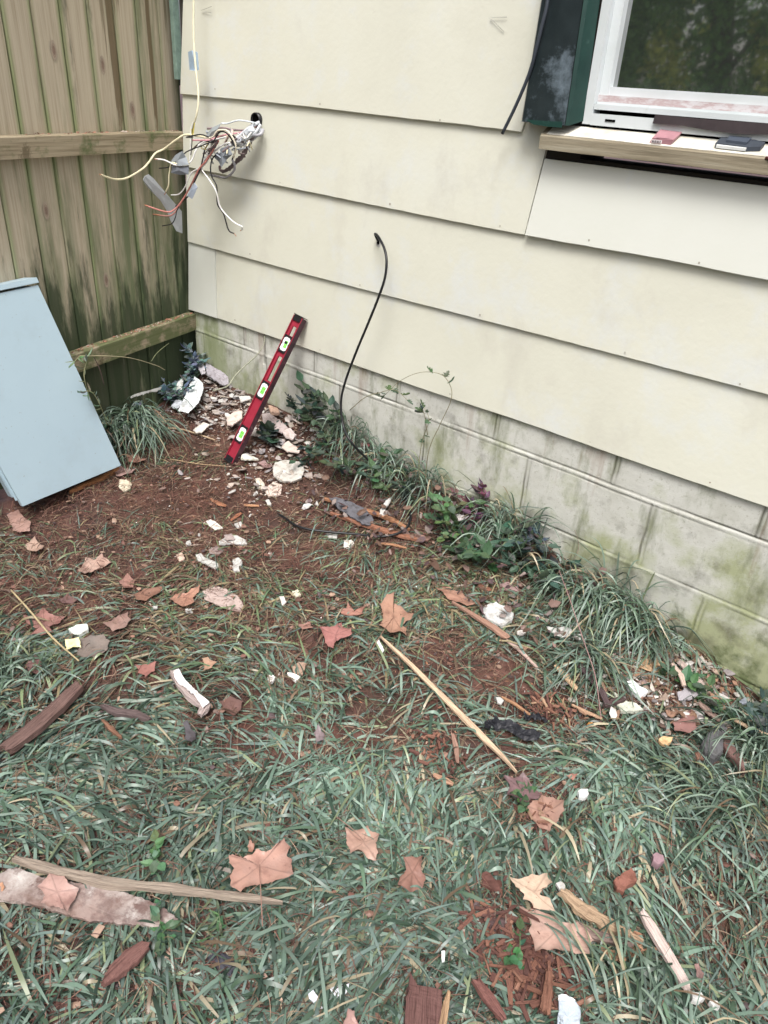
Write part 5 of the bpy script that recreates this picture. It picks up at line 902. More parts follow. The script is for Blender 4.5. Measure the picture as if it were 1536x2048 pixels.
def leafV(mb, p, d, size, C, kind='ovate', up=None):
    # small two-sided leaf growing from p along d
    d = np.array(d, float); d /= np.linalg.norm(d)+1e-9; up = np.array([0, 0, 1.]) if up is None else up; s_ = np.cross(d, up)+np.array([random.uniform(-.3, .3) for _ in range(3)]); s_ -= d*(s_ @ d); s_ /= np.linalg.norm(s_)+1e-9; nn = np.cross(s_, d)
    cc = tuple(x*random.uniform(.75, 1.25) for x in C)
    if kind == 'lobed': pr = [(0, 0), (.05, .28), (.22, .5), (.30, .22), (.5, .46), (.6, .16), (.8, .22), (1, 0)]
    elif kind == 'narrow': pr = [(0, 0), (.2, .09), (.5, .12), (.8, .07), (1, 0)]
    else: pr = [(0, 0), (.15, .24), (.4, .34), (.7, .22), (1, 0)]
    n = len(pr); mid = [p+d*a*size+nn*(-.10*size*math.sin(a*3)) for a, _ in pr]; V = list(mid); dr = random.uniform(-.2, .25)
    V += [m_+s_*b_*size+nn*(abs(b_)*.35*size)-np.array([0, 0, dr*a*size]) for m_, (a, b_) in zip(mid, pr)]+[m_-s_*b_*size+nn*(abs(b_)*.35*size)-np.array([0, 0, dr*a*size]) for m_, (a, b_) in zip(mid, pr)]
    Fc = [(k, k+1, n+k+1, n+k) for k in range(n-1)]+[(k+1, k, 2*n+k, 2*n+k+1) for k in range(n-1)]; mb.add(V, Fc, [(q[0], q[1]) for q in V], cc)
def plant(name, label, cat, base, stems, leaf, size, C, kind='ovate', per=9, rs=.0014, sc=(.12, .18, .09), group=None, start=.15, terminal=True):
    root = thing(name, label, cat, tuple(base), group); mb = MB(); fb = MB()
    for S in stems:
        S = smoothpts(np.array(S), 6); tube(mb, S, [rs, rs*.5], 5, sm=False, C=sc); n = len(S)
        for k in range(per):
            t = start+(1-start)*(k+random.random())/per; i = min(n-2, int(t*(n-1))); p = S[i]+(S[i+1]-S[i])*random.random(); tg = S[i+1]-S[i]; tg = tg/np.linalg.norm(tg)
            rd = np.array([random.gauss(0, 1), random.gauss(0, 1), random.gauss(.1, .5)]); d = rd/np.linalg.norm(rd)+tg*.4; d[1] -= .25
            leafV(fb, p, d, size*random.uniform(.6, 1.25), C, kind)
        if terminal: leafV(fb, S[-1], S[-1]-S[-2], size, C, kind)
    mb.build('stem', m_tint, root, smooth=True); fb.build('foliage', m_fol, root); return root
def arcs(base, n, h, spread, lean=(0, 0), k=4):
    out = []
    for _ in range(n):
        a = random.uniform(0, 6.28); r_ = random.uniform(.3, 1)*spread; hh = h*random.uniform(.5, 1.1); b_ = np.array(base)+np.array([random.gauss(0, spread*.25), random.gauss(0, spread*.15), 0]); b_[1] = min(b_[1], -.01)
        b_[0] = max(b_[0], -.66-.27*b_[1]+.015); b_[2] = float(G(b_[0], b_[1])); P = []
        for i in range(k+1):
            t = i/k; q = b_+np.array([math.cos(a)*r_*t**1.4+lean[0]*t, math.sin(a)*r_*t**1.4+lean[1]*t, hh*math.sin(t*1.5)]); q[1] = min(q[1], -.012); P.append(q)
        out.append(P)
    return out
dg = (.035, .075, .045); blg = (.13, .185, .18); mg = (.075, .15, .06); lg = (.20, .30, .15)
for i, (px, py, n, h, sp, sz, lab) in enumerate([(385, 705, 5, .10, .06, .034, 'bluish ivy sprigs climbing at the foundation corner'), (340, 735, 6, .07, .09, .034, 'bluish ivy patch under the lower fence rail'), (285, 752, 4, .05, .08, .030, 'sparse bluish ivy at the left end of the patch'), (370, 752, 4, .05, .06, .03, 'low bluish ivy in front of the foundation corner')]):
    b_ = gp(px, py); plant('ivy_plant', lab, 'ivy', b_, arcs(b_, n+4, h*1.4, sp*.9), None, sz*.95, (.21, .28, .30), 'ovate', 11, group='ivy plants in the corner')
PW = [(535, 895, 5, .06, .07, .05, dg, 'lobed', 'dark leafy sprig below the spirit level'), (640, 850, 8, .16, .10, .036, (.05, .105, .06), 'ovate', 'leafy weed at the wall left of the black cable'), (672, 905, 9, .16, .12, .034, (.06, .12, .065), 'ovate', 'dense leafy weed under the black cable'),
      (600, 850, 4, .10, .06, .034, dg, 'lobed', 'small weed right of the spirit level'), (620, 935, 6, .08, .09, .030, (.05, .11, .06), 'ovate', 'low weed left of the black cable loop'), (700, 960, 7, .10, .10, .032, (.06, .11, .065), 'ovate', 'weed in front of the dense leafy weed'), (770, 985, 7, .12, .10, .032, mg, 'ovate', 'bright weed beside the black cable where it meets the ground'),
      (830, 1000, 5, .10, .09, .030, dg, 'ovate', 'dark weed under the bramble stems'), (900, 1060, 8, .10, .10, .032, (.10, .20, .07), 'ovate', 'bright green weed by the purple leaves'), (925, 1110, 8, .08, .10, .032, (.05, .12, .055), 'lobed', 'mugwort-like weed at the edge of the lawn'), (965, 1130, 7, .08, .10, .036, (.06, .13, .065), 'ovate', 'weed rosette left of the speckled chunk'),
      (1030, 1120, 7, .09, .10, .034, (.06, .12, .075), 'ovate', 'weed patch against the wall above the speckled chunk'), (1060, 1160, 6, .07, .08, .036, (.06, .13, .08), 'ovate', 'weed rosette above the jagged white flake'), (1075, 1080, 6, .10, .08, .032, (.10, .16, .14), 'ovate', 'blue-green weed against the lower block course'), (1110, 1150, 6, .09, .08, .034, dg, 'ovate', 'dark weed where the grass tufts begin'),
      (960, 1020, 5, .10, .08, .030, (.16, .09, .11), 'ovate', 'purple-leaved weed at the foundation'), (940, 1050, 5, .07, .07, .030, (.14, .08, .09), 'ovate', 'low purplish leaf cluster at the edge of the weeds'), (1345, 1370, 3, .05, .04, .032, (.07, .17, .07), 'ovate', 'bright green sprig growing from the right-hand rubble'), (1400, 1418, 3, .05, .04, .028, (.07, .17, .07), 'ovate', 'small green sprig beside the dusky red leaf'),
      (1500, 1490, 6, .08, .08, .032, dg, 'lobed', 'dark leafy weed at the right edge by the wall'), (1505, 1440, 4, .06, .06, .03, dg, 'ovate', 'weed at the foot of the wall at the right edge'), (185, 770, 5, .12, .08, .030, (.14, .21, .12), 'lobed', 'feathery pale weed beside the enclosure edge'), (225, 890, 6, .10, .05, .012, (.24, .24, .12), 'ovate', 'seedy weed stalk below the grass clump')]
for (px, py, n, h, sp, sz, C, kd, lab) in PW:
    b_ = gp(px, py); plant('weed', lab, 'weed', b_, arcs(b_, max(3, n-2), h*1.1, sp*1.15), None, sz*1.2, (C[0]*1.1+.022, C[1]*.95+.02, C[2]*1.15+.02), kd, 6, group='weeds along the foundation')
# bramble with long stems, weed stalks near the enclosure, wild stems in the lawn
b_ = gp(852, 965)
st = [[wp(850, 965, -.06), wp(858, 900, -.08), wp(882, 845, -.08), wp(902, 800, -.08), wp(900, 770, -.08), wp(880, 748, -.09), wp(840, 745, -.09), wp(800, 762, -.09), wp(770, 790, -.10)],
      [wp(840, 970, -.07), wp(838, 930, -.09), wp(845, 880, -.10), wp(858, 840, -.11), wp(848, 815, -.11)], [wp(700, 820, -.10), wp(730, 795, -.12), wp(760, 785, -.12), wp(790, 780, -.12), wp(815, 800, -.12)], [wp(855, 870, -.09), wp(850, 835, -.1), wp(845, 818, -.1)]]
br = plant('bramble', 'wiry bramble with long arching stems in front of the foundation', 'bramble', b_, st, None, .026, (.09, .15, .09), 'lobed', 4, .0015, (.26, .24, .15), start=.35)
b_ = gp(170, 790)
plant('weed', 'pale green weed with drooping stems overlapping the enclosure edge', 'weed', b_, [[fp(195, 830, .12), fp(178, 790, .16), fp(168, 750, .18), fp(174, 715, .17), fp(160, 712, .17), fp(150, 722, .17)], [fp(215, 850, .12), fp(200, 810, .17), fp(185, 785, .18), fp(170, 782, .18)]], None, .034, (.20, .28, .17), 'narrow', 12, .0016, (.36, .36, .2))
twig('fence_twig', 'thin straw-coloured twig arching below the lower fence rail', 'twig', [fp(160, 712, .1), fp(210, 712, .09), fp(260, 716, .07), fp(310, 730, .05), fp(330, 740, .04)], [.002, .0014], (.42, .38, .24))
twig('fence_twig', 'short dark twig hanging below the lower fence rail', 'twig', [fp(188, 714, .09), fp(200, 740, .1), fp(208, 770, .1)], [.0016, .0014], (.10, .07, .06))
twig('fence_twig', 'fine stem slanting up toward the lower fence rail', 'twig', [fp(303, 722, .05), fp(315, 705, .05), fp(338, 686, .04)], [.001, .0008], (.25, .28, .15))
for px, py, dx, dy, C, lab in ((1040, 1935, 0, -75, (.11, .25, .12), 'dandelion-like weed with long green leaves at the mulch pile'), (325, 1870, -10, -55, (.14, .24, .14), 'light green weed growing through the painted board'), (350, 1260, -22, -80, (.20, .28, .20), 'pale seed stalk standing in the left lawn'), (1040, 1590+20, 5, -30, (.12, .2, .1), 'small green weed below the dark purple leaf'), (445, 1880, -8, -60, (.15, .24, .15), 'pale seed stalk in the lower lawn'), (310, 1710, 0, -30, (.2, .34, .17), 'broad light green leaf in the lower left lawn')):
    b_ = gp(px, py); plant('lawn_weed', lab, 'weed', b_, [[b_, gp(px+dx*.5, py+dy*.5, .03), gp(px+dx, py+dy, .03)]]+arcs(b_, 2, .04, .04), None, .026, tuple(c*.85 for c in C), 'ovate' if 'seed' not in lab else 'narrow', 6, group='weeds in the lawn')

# ---------------------------------------------------------------- blades of grass, needles, crumbs
BARE = [(330, 1000, 330, 62, 1.0), (200, 1075, 240, 70, .55), (480, 1090, 220, 70, .75), (330, 1150, 260, 60, .45), (640, 1060, 160, 50, .7), (560, 960, 130, 60, 1), (420, 800, 150, 70, 1.0), (930, 1315, 190, 55, .95), (1050, 1355, 90, 60, .95), (870, 1490, 130, 50, .9), (640, 1330, 170, 70, .7), (500, 1260, 170, 60, .55), (1080, 1585, 75, 85, .92), (990, 1520, 90, 40, .8), (320, 1230, 240, 60, .5), (985, 1800, 60, 70, .92), (1070, 1940, 85, 85, 1), (900, 2010, 110, 40, .6), (1120, 1430, 95, 60, .9), (1180, 1400, 60, 60, .8), (1350, 1395, 150, 75, .97), (1430, 1450, 70, 50, .8), (1020, 1175, 70, 22, .7), (780, 1050, 90, 30, .7), (350, 1350, 60, 30, .3), (1190, 1830, 60, 40, .5)]
def barev(px, py):
    b_ = np.zeros(len(px))
    for cx, cy, rx, ry, k in BARE: b_ = np.maximum(b_, k*np.exp(-(((px-cx)/rx)**2+((py-cy)/ry)**2)**1.5))
    return b_
def strips(name, x, y, head, Ln, Wd, H0, col, mat, seg=5, curve=.3, base=0.0, taper=3.0, tip=0.0, roll=.7, parent=None, maxy=-.004):
    n = len(x); t = np.linspace(0, 1, seg+1)[None]; cu = rng.normal(0, curve, n)[:, None]; h = head[:, None]+cu*t
    dx = np.cos(h)*Ln[:, None]/seg; dy = np.sin(h)*Ln[:, None]/seg
    X_ = x[:, None]+np.cumsum(dx, 1)-dx; Y_ = y[:, None]+np.cumsum(dy, 1)-dy; Y_ = np.minimum(Y_, maxy)
    Z_ = G(X_, Y_)+base+H0[:, None]*np.sin(np.pi*np.clip(t, 0, 1)**.75*(.93-tip))+.002
    hw = Wd[:, None]/2*np.clip(1-t**taper, .03, 1)*np.minimum(1, .55+2*t); rl = rng.normal(0, roll, n)[:, None]+rng.normal(0, .5, n)[:, None]*t
    sx, sy, sz = -np.sin(h)*np.cos(rl)*hw, np.cos(h)*np.cos(rl)*hw, np.sin(rl)*hw
    V = np.stack([np.stack([X_-sx, Y_-sy, Z_-sz], -1), np.stack([X_+sx, Y_+sy, Z_+sz], -1)], 2).reshape(-1, 3)
    b0 = (np.arange(n)[:, None]*(seg+1)+np.arange(seg)[None])*2; Fq = np.stack([b0, b0+1, b0+3, b0+2], -1).reshape(-1, 4)
    tt = np.broadcast_to(t, (n, seg+1)); fade = (1-.0*tt)
    C = np.repeat((col[:, None, :]*fade[..., None]).reshape(-1, 3), 2, 0)
    return mesh(name, V, Fq, mat, parent, True, None, C, origin=(0, 0, 0) if parent is None else None)
PAL = np.array([(.175, .255, .190), (.140, .210, .155), (.245, .330, .255), (.115, .185, .115), (.27, .32, .18), (.42, .36, .24), (.050, .085, .058), (.20, .14, .09), (.185, .255, .215)])
def palette(n, w): w = np.array(w, float); k = rng.choice(len(PAL), n, p=w/w.sum()); return PAL[k]*rng.uniform(.7, 1.3, n)[:, None]
def scatter(n, x0, x1, y0, y1): return rng.uniform(x0, x1, n), rng.uniform(y0, y1, n)
def fencex(y): return -.66+.27*(-y)
# main lawn in layers
N0 = 104000; x, y = scatter(N0, -.7, 2.9, -2.2, -.01); P = np.stack([x, y, G(x, y)], 1); px, py = proj(P); bv = barev(px, py)
dens = 1-bv; dens *= np.clip(.68+1.5*fbm(x*5.5, y*5.5, 77)+.25*np.clip((py-1450)/300, 0, 1), .16, 1); upper = np.clip((1230-py)/200, 0, 1)*(px < 900); dens *= 1-.62*upper
inrub = (px < 640) & (py < 900); dens[inrub] = 0; near = np.hypot(x-CAM[0], y-CAM[1]) > .12; keep = (rng.random(N0) < dens) & (x > fencex(y)+.02) & near; x, y, py, px = x[keep], y[keep], py[keep], px[keep]; n = len(x); print('blades', n)
hf = 2.2*math.pi*vn(x*2.2, y*2.2, 61)+1.4*vn(x*7, y*7, 62)+(-1.0)+(rng.random(n) < .5)*math.pi*.93; head = hf+rng.normal(0, .55, n)+(rng.random(n) < .2)*rng.normal(0, 1.5, n)
upn = np.clip((1300-py)/300, 0, 1)*(px < 1000)
Ln = rng.gamma(7, .0125, n)*(1-.3*upn); Ln = np.clip(Ln, .03, .17); Wd = rng.uniform(.0030, .0090, n)*(1-.45*upn); H0 = rng.gamma(2.2, .0037, n)*(1-.4*upn)
col = palette(n, (5, 4.5, 3.6, 3.2, 1.2, 1.1, 4.4, 1.3, 3.2))*np.array([.93, .96, 1.0])*(1+.5*vn(x*3, y*3, 93))[:, None]*.86; yel = np.clip((1480-py)/300, 0, 1)*np.clip(1.1+1.2*vn(x*4, y*4, 91), .3, 1.3); yk = rng.random(n) < .55*yel; col[yk] = np.array([(.19, .25, .13), (.29, .24, .14), (.13, .20, .11), (.16, .13, .085), (.21, .145, .10)])[rng.integers(0, 5, yk.sum())]*rng.uniform(.7, 1.2, yk.sum())[:, None]
tag(strips('lawn_grass', x, y, head, Ln, Wd, H0, col, m_blade, 5, .17, roll=.45), 'matted wet lawn grass covering the yard', 'grass', kind='stuff')
# thin straw and fine stems inside the lawn
N1 = 54000; x, y = scatter(N1, -.6, 2.7, -2.1, -.01); P = np.stack([x, y, G(x, y)], 1); px, py = proj(P); bv = barev(px, py); keep = (rng.random(N1) < np.clip(.55+bv*.3+np.clip((1350-py)/300, 0, 1), 0, 1)) & (x > fencex(y)+.02) & ~((px < 600) & (py < 800)); x, y, bv, py = x[keep], y[keep], bv[keep], py[keep]; n = len(x)
col = np.array([(.25, .135, .095), (.16, .075, .055), (.36, .27, .18), (.22, .165, .10), (.10, .055, .045), (.19, .10, .075)])[rng.integers(0, 6, n)]*np.array([.80, .76, .82])*rng.uniform(.6, 1.25, n)[:, None]
tag(strips('dry_straw', x, y, rng.uniform(0, 6.28, n), rng.uniform(.03, .10, n), rng.uniform(.0008, .0018, n), rng.uniform(.002, .018, n), col, m_tint, 4, .5, .002), 'reddish pine needles and dry straw mixed through the grass', 'pine needles', kind='stuff')
# crumbs of bark and soil on the bare patches
def crumbs(name, label, x, y, smin, smax, cols, lift=.0, cat='debris', em=2.6):
    n = len(x); s = rng.uniform(smin, smax, n); a = rng.uniform(0, 6.28, n); el = rng.uniform(.9, em, n); z = G(x, y)+s*.3+lift
    k = np.array([(-1, 0, 0), (0, -.6, .1), (1, 0, 0), (0, .6, .1), (0, 0, .55), (0, 0, -.6)]); V = []
    jx = rng.uniform(.6, 1.4, (n, 6, 3)); L_ = k[None]*jx*s[:, None, None]; L_[..., 0] *= el[:, None]
    X_ = x[:, None]+L_[..., 0]*np.cos(a)[:, None]-L_[..., 1]*np.sin(a)[:, None]; Y_ = y[:, None]+L_[..., 0]*np.sin(a)[:, None]+L_[..., 1]*np.cos(a)[:, None]; Z_ = z[:, None]+L_[..., 2]+L_[..., 0]*rng.normal(0, .25, n)[:, None]
    V = np.stack([X_, np.minimum(Y_, -.002), Z_], -1).reshape(-1, 3); b0 = np.arange(n)[:, None]*6
    Fq = np.concatenate([b0+np.array([[0, 1, 4, 4]]), b0+np.array([[1, 2, 4, 4]]), b0+np.array([[2, 3, 4, 4]]), b0+np.array([[3, 0, 4, 4]]), b0+np.array([[0, 3, 1, 1]])]).tolist()
    Fq = [tuple(dict.fromkeys(f)) for f in Fq]; c = np.array(cols)[rng.integers(0, len(cols), n)]*rng.uniform(.7, 1.2, n)[:, None]
    o = mesh(name, V, Fq, m_chip if 'paint' in name else m_tint, None, False, None, np.repeat(c, 6, 0), origin=(0, 0, 0)); tag(o, label, cat, kind='stuff')
N2 = 26000; x, y = scatter(N2, -.65, 2.6, -2.0, -.005); px, py = proj(np.stack([x, y, G(x, y)], 1)); bv = barev(px, py); keep = (rng.random(N2) < bv*.9) & (x > fencex(y)+.01); x, y = x[keep], y[keep]
crumbs('soil_crumbs', 'small brown bark and soil crumbs on the bare patches', x, y, .0010, .0042, [(.22, .10, .06), (.13, .06, .045), (.30, .15, .09), (.08, .045, .035), (.19, .12, .09), (.36, .20, .13), (.5, .42, .36)])
N3 = 6000; x, y = scatter(N3, -.66, .55, -.55, -.005); px, py = proj(np.stack([x, y, G(x, y)], 1))
fm = np.exp(-(((px-455)/95)**2+((py-805)/62)**2)**1.5)+.7*np.exp(-(((px-560)/70)**2+((py-850)/55)**2)**1.5)+.35*np.exp(-(((px-540)/90)**2+((py-960)/50)**2)**1.5)
keep = (rng.random(N3) < fm) & (x > fencex(y)+.02); x, y = x[keep], y[keep]
crumbs('paint_rubble', 'heap of small pale paint and plaster flakes in the corner', x, y, .002, .0075, [(.48, .48, .43), (.62, .58, .53), (.40, .31, .27), (.66, .64, .60), (.46, .36, .30), (.34, .26, .22), (.58, .50, .40)], .004, em=1.3)
N4 = 900; x, y = scatter(N4, -.5, 1.9, -1.7, -.03); px, py = proj(np.stack([x, y, G(x, y)], 1)); keep = (rng.random(N4) < np.clip(barev(px, py), .04, .6)); x, y = x[keep], y[keep]
crumbs('paint_specks', 'tiny white paint specks scattered over the soil and grass', x, y, .0012, .0035, [(.8, .8, .78), (.7, .66, .6)], .006)
x = np.concatenate([rng.normal(1.66, .09, 700), rng.normal(1.52, .05, 300)]); y = np.concatenate([rng.normal(-.14, .07, 700), rng.normal(-.2, .05, 300)]); k_ = y < -.01; x, y = x[k_], y[k_]
px, py = proj(np.stack([x, y, G(x, y)], 1)); k_ = (px > 1210) & (py > 1290); x, y = x[k_], y[k_]
crumbs('wall_rubble', 'mixed bark and plaster rubble at the foot of the wall at right', x, y, .002, .011, [(.22, .12, .08), (.34, .24, .18), (.13, .07, .05), (.5, .44, .38), (.28, .16, .10), (.6, .58, .54), (.19, .14, .13)], .006)
def flakes(name, label, x, y, smin, smax, cols, lift, mat, tl=.5):
    n = len(x); m_ = 6; s = rng.uniform(smin, smax, n)*rng.uniform(.6, 1, n); t = np.arange(m_)[None]*2*np.pi/m_+rng.uniform(0, 6.28, n)[:, None]; rr_ = rng.uniform(.5, 1.1, (n, m_))*s[:, None]; el = rng.uniform(.45, 1, n)[:, None]
    a = rng.uniform(0, 6.28, n)[:, None]; u, v = rr_*np.cos(t), rr_*np.sin(t)*el; tx, ty = rng.normal(0, tl, n)[:, None]*.5, rng.normal(0, tl, n)[:, None]*.5
    X_ = x[:, None]+u*np.cos(a)-v*np.sin(a); Y_ = np.minimum(y[:, None]+u*np.sin(a)+v*np.cos(a), -.002); Z_ = (G(x, y)+lift*rng.uniform(.2, 1.3, n)+s*.12)[:, None]+u*tx+v*ty
    V = np.stack([X_, Y_, Z_], -1); ct = V.mean(1, keepdims=True)+np.stack([0*s, 0*s, s*rng.uniform(.02, .22, n)], -1)[:, None]; dn = V-np.array([0, 0, .0022]); W = np.concatenate([V, ct, dn], 1).reshape(-1, 3); b0 = np.arange(n)*(2*m_+1)
    Fq = [(b+k, b+(k+1) % m_, b+m_) for b in b0.tolist() for k in range(m_)]+[(b+(k+1) % m_, b+k, b+m_+1+k, b+m_+1+(k+1) % m_) for b in b0.tolist() for k in range(m_)]
    c = np.array(cols)[rng.integers(0, len(cols), n)]*rng.uniform(.7, 1.2, n)[:, None]; tag(mesh(name, W, Fq, mat, None, False, None, np.repeat(c, 2*m_+1, 0), origin=(0, 0, 0)), label, 'debris', kind='stuff')
x, y = scatter(5200, -.6, 2.6, -2.0, -.02); px, py = proj(np.stack([x, y, G(x, y)], 1)); up_ = np.clip((1450-py)/350, 0, 1); kp_ = (rng.random(len(x)) < .22+.5*np.maximum(barev(px, py), up_*.8)) & (x > fencex(y)+.03) & ~((px < 600) & (py < 820)); x, y = x[kp_], y[kp_]
flakes('leaf_litter', 'small torn scraps of brown leaves among grass and soil', x, y, .003, .015, [(.27, .15, .11), (.20, .10, .08), (.34, .21, .16), (.14, .075, .06), (.24, .17, .15), (.40, .27, .20), (.11, .08, .08)], .012, m_leafc)
x, y = scatter(2600, -.66, .6, -.6, -.005); px, py = proj(np.stack([x, y, G(x, y)], 1)); fm = np.exp(-(((px-450)/100)**2+((py-800)/62)**2)**1.5)+.8*np.exp(-(((px-560)/80)**2+((py-860)/60)**2)**1.5)+.12*np.exp(-(((px-520)/130)**2+((py-960)/90)**2)**1.5)
kp_ = (rng.random(len(x)) < fm*.75) & (x > fencex(y)+.02); x, y = x[kp_], y[kp_]
flakes('siding_fragments', 'heap of pale broken siding fragments spread through the corner', x, y, .006, .032, [(.46, .41, .385), (.52, .51, .49), (.34, .30, .285), (.54, .54, .53), (.40, .34, .31), (.30, .28, .29), (.44, .38, .33)], .020, m_chip, .6)
x, y = scatter(3600, 1.0, 2.3, -.45, -.008); px, py = proj(np.stack([x, y, G(x, y)], 1)); fm = np.exp(-(((px-1370)/95)**2+((py-1395)/70)**2)**1.5)+.5*np.exp(-(((px-1190)/70)**2+((py-1380)/50)**2)**1.5); kp_ = rng.random(len(x)) < fm; x, y = x[kp_], y[kp_]
flakes('mixed_fragments', 'mixed fragments of bark, shingle and plaster at the wall on the right', x, y, .005, .022, [(.22, .13, .09), (.34, .26, .21), (.12, .08, .065), (.42, .38, .34), (.26, .16, .11), (.20, .18, .18), (.50, .48, .46)], .018, m_chip, .9)
x, y = scatter(1500, -.1, 1.4, -.35, -.01); px, py = proj(np.stack([x, y, G(x, y)], 1)); kp_ = (px > 600) & (px < 1250) & (rng.random(len(x)) < .36); x, y = x[kp_], y[kp_]
flakes('weed_litter', 'dead purple and brown leaf scraps tangled in the wall weeds', x, y, .006, .022, [(.13, .085, .09), (.20, .13, .11), (.09, .06, .06), (.27, .22, .20), (.16, .10, .075)], .05, m_leafc, .9)
# mulch: elongated red chips in a pile
def shredpile(name, label, px, py, n, spread, cols, l0, l1, w0):
    mb = MB(); c = gp(px, py, .0)
    for _ in range(n):
        q = c+np.array([random.gauss(0, spread), random.gauss(0, spread), 0]); q[2] = float(G(q[0], q[1]))+random.uniform(.004, .024); a = random.uniform(0, 3.14); L_ = random.uniform(l0, l1); w_ = random.uniform(.5, 1.3)*w0
        d = np.array([math.cos(a), math.sin(a), random.uniform(-.25, .25)]); s_ = np.array([-d[1], d[0], random.uniform(-.4, .4)]); obox(mb, q-d*L_/2-s_*w_/2, d*L_, s_*w_, np.array([0, 0, w_*.5]), C=random.choice(cols))
        k = len(mb.v)-8; 
        for i in (1, 2, 5, 6): mb.v[k+i] = tuple(np.array(mb.v[k+i])-s_*w_*random.uniform(-.3, .3)+d*random.uniform(-.2, .15)*L_)
    tag(mb.build(name, m_bark), label, 'mulch', kind='stuff')
redm = [(.16, .078, .06), (.21, .105, .075), (.12, .058, .048), (.26, .14, .10), (.10, .052, .045)]
shredpile('red_mulch', 'pile of red shredded wood mulch under the large pink-tan leaf', 1065, 1945, 190, .036, redm, .015, .06, .007)
shredpile('red_mulch', 'small shredded mulch pieces above the bark slab', 990, 1870, 90, .035, redm, .01, .04, .006)
shredpile('wood_shreds', 'orange wood shreds below the splintered yellow wood', 1265, 1905, 60, .014, [(.42, .26, .17), (.34, .19, .12)], .012, .03, .003)
shredpile('bark_bits', 'brown bark bits below the dark purple leaf', 1075, 1640, 70, .03, redm+[(.3, .2, .14)], .008, .035, .005)
shredpile('bark_bits', 'brown bark bits on the soil by the black plastic film', 1100, 1420, 90, .035, redm+[(.36, .24, .16)], .008, .035, .005)
shredpile('bark_bits', 'brown bark bits on the soil by the long splinter', 870, 1500, 60, .035, redm, .008, .03, .005)
# grass clumps: longer arching blades from a base
def clump(label, px, py, n, spread, lmin, lmax, hmin, hmax, hd, hs, w=(5, 4, 4, 3, 1.2, 1.2, 2.5, .8, 3), wd=(.003, .006), curve=.5, tip=0.0):
    n = int(n*.8); hs *= 1.25
    c = gp(px, py); c[2] = float(G(c[0], c[1])); root = thing('grass_clump', label, 'grass clump', tuple(c), 'grass clumps along the walls')
    x = c[0]+rng.normal(0, spread, n); y = np.minimum(c[1]+rng.normal(0, spread*.6, n), -.006); x = np.maximum(x, fencex(y)+.012); col = palette(n, w)*.8
    strips('blades', x, y, rng.normal(hd, hs, n), rng.uniform(lmin, lmax, n), rng.uniform(wd[0], wd[1], n), rng.uniform(hmin, hmax, n), col, m_blade, 8, curve, tip=tip, parent=root)
clump('thick drooping grass clump between enclosure and corner rubble', 262, 790, 380, .07, .10, .26, .05, .14, -.75, .6, wd=(.0035, .007))
clump('dark grass clump under the lower fence rail', 205, 775, 240, .06, .08, .20, .06, .14, -.6, 1.2, w=(1, 3, 1, 4, .3, .5, 5, 1, 1))
clump('dry grass at the foot of the drooping clump', 235, 870, 120, .04, .05, .11, .01, .05, -1.2, .8, w=(1, 2, 1, 3, 2, 2.5, 2, 3, 1))
clump('grass clump behind the loop of black cable', 700, 850, 120, .045, .08, .20, .05, .14, -1.2, 1.6)
clump('grass clump where the black cable touches the ground', 760, 940, 130, .05, .07, .16, .04, .10, -1.5, 1.4)
clump('sparse grass under the bramble', 850, 985, 130, .055, .07, .17, .03, .11, -1.6, 1.4)
clump('grass clump by the purple-leaved weed', 985, 1060, 130, .05, .06, .16, .03, .10, -1.4, 1.2)
clump('tall grass blades against the lower block course', 1040, 1075, 60, .04, .10, .20, .07, .16, .6, 1.2, tip=.35)
clump('grass clump left of the tall hanging tuft', 1150, 1200, 170, .05, .08, .19, .04, .10, -1.7, .9)
clump('tall hanging grass tuft against the wall', 1235, 1225, 170, .055, .08, .21, .03, .10, -1.5, .8, wd=(.0035, .007))
clump('large drooping grass tuft above the rotten wood', 1290, 1270, 150, .05, .08, .20, .03, .09, -1.3, .7, wd=(.0035, .007))
clump('spiky grass blades sticking up beside the wall', 1215, 1180, 26, .05, .12, .22, .09, .17, .3, 1.4, tip=.42, wd=(.004, .007))
clump('grass clump in front of the rubble at right', 1180, 1330, 170, .05, .08, .18, .02, .07, -1.0, .9)
clump('grass clump at the wall by the right edge', 1500, 1500, 150, .05, .08, .18, .03, .09, -1.8, .9)
clump('grass tuft in the front right lawn', 1420, 1600, 150, .07, .08, .20, .02, .07, -2.2, .8)
clump('grass tuft leaning over the mulch leaves', 1250, 1990, 120, .05, .08, .18, .02, .06, 2.3, .6)
clump('grass tuft at the left edge of the lawn', 30, 1330, 130, .05, .05, .13, .02, .05, -1, 1.5)

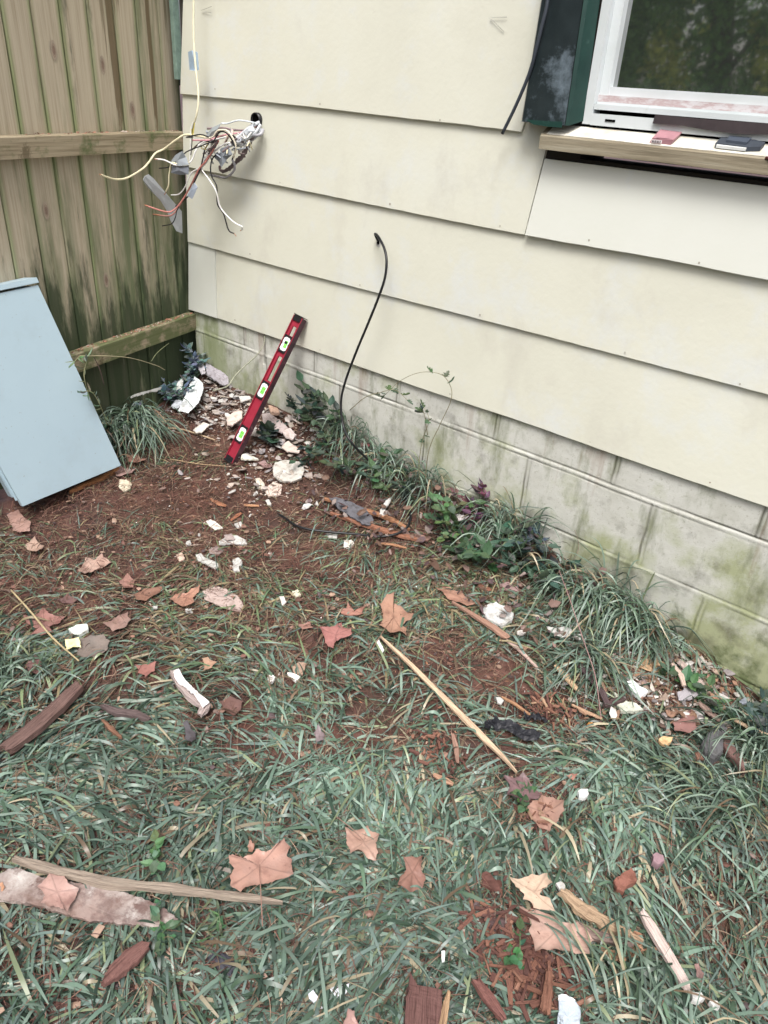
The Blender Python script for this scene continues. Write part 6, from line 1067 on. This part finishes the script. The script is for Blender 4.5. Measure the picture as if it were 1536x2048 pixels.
# ---------------------------------------------------------------- trees on the other side of the yard, seen mirrored in the window
def tree(label, bx_, by_, rx, ry, rz, cz, n, C):
    root = thing('garden_tree', label, 'tree', (bx_, by_, float(G(bx_, by_))), 'trees reflected in the window')
    mb = MB(); tube(mb, [np.array([bx_, by_, -.1]), np.array([bx_+.1, by_, 1.2]), np.array([bx_-.1, by_+.1, 2.6]), np.array([bx_, by_, cz+rz*.6])], [.16, .11, .07, .02], 9, C=(.16, .12, .09))
    for k in range(7):
        a = k*.9; z0 = 1.0+k*.45; tube(mb, [np.array([bx_, by_, z0]), np.array([bx_+.6*math.cos(a), by_+.6*math.sin(a), z0+.4]), np.array([bx_+rx*.8*math.cos(a), by_+ry*.8*math.sin(a), z0+.7])], [.04, .02, .01], 6, C=(.16, .12, .09))
    mb.build('trunk', m_tint, root, smooth=True)
    u = rng.normal(0, 1, (n, 3)); u /= np.linalg.norm(u, axis=1)[:, None]; r_ = rng.uniform(.35, 1, n)**.5; p = u*r_[:, None]*np.array([rx, ry*.7, rz])+np.array([bx_, by_, cz])
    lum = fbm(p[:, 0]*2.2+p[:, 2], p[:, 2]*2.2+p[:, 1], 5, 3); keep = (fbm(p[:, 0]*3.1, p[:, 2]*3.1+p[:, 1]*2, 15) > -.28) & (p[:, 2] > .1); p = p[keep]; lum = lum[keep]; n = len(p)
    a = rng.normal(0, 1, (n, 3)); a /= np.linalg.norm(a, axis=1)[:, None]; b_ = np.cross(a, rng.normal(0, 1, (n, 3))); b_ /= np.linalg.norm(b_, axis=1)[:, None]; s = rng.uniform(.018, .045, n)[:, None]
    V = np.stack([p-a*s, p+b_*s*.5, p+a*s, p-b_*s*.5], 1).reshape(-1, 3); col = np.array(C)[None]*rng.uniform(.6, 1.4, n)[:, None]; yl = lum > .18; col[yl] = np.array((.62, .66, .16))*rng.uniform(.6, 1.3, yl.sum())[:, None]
    mesh('crown', V, np.arange(n*4).reshape(-1, 4), m_fol, root, False, None, np.repeat(col, 4, 0))
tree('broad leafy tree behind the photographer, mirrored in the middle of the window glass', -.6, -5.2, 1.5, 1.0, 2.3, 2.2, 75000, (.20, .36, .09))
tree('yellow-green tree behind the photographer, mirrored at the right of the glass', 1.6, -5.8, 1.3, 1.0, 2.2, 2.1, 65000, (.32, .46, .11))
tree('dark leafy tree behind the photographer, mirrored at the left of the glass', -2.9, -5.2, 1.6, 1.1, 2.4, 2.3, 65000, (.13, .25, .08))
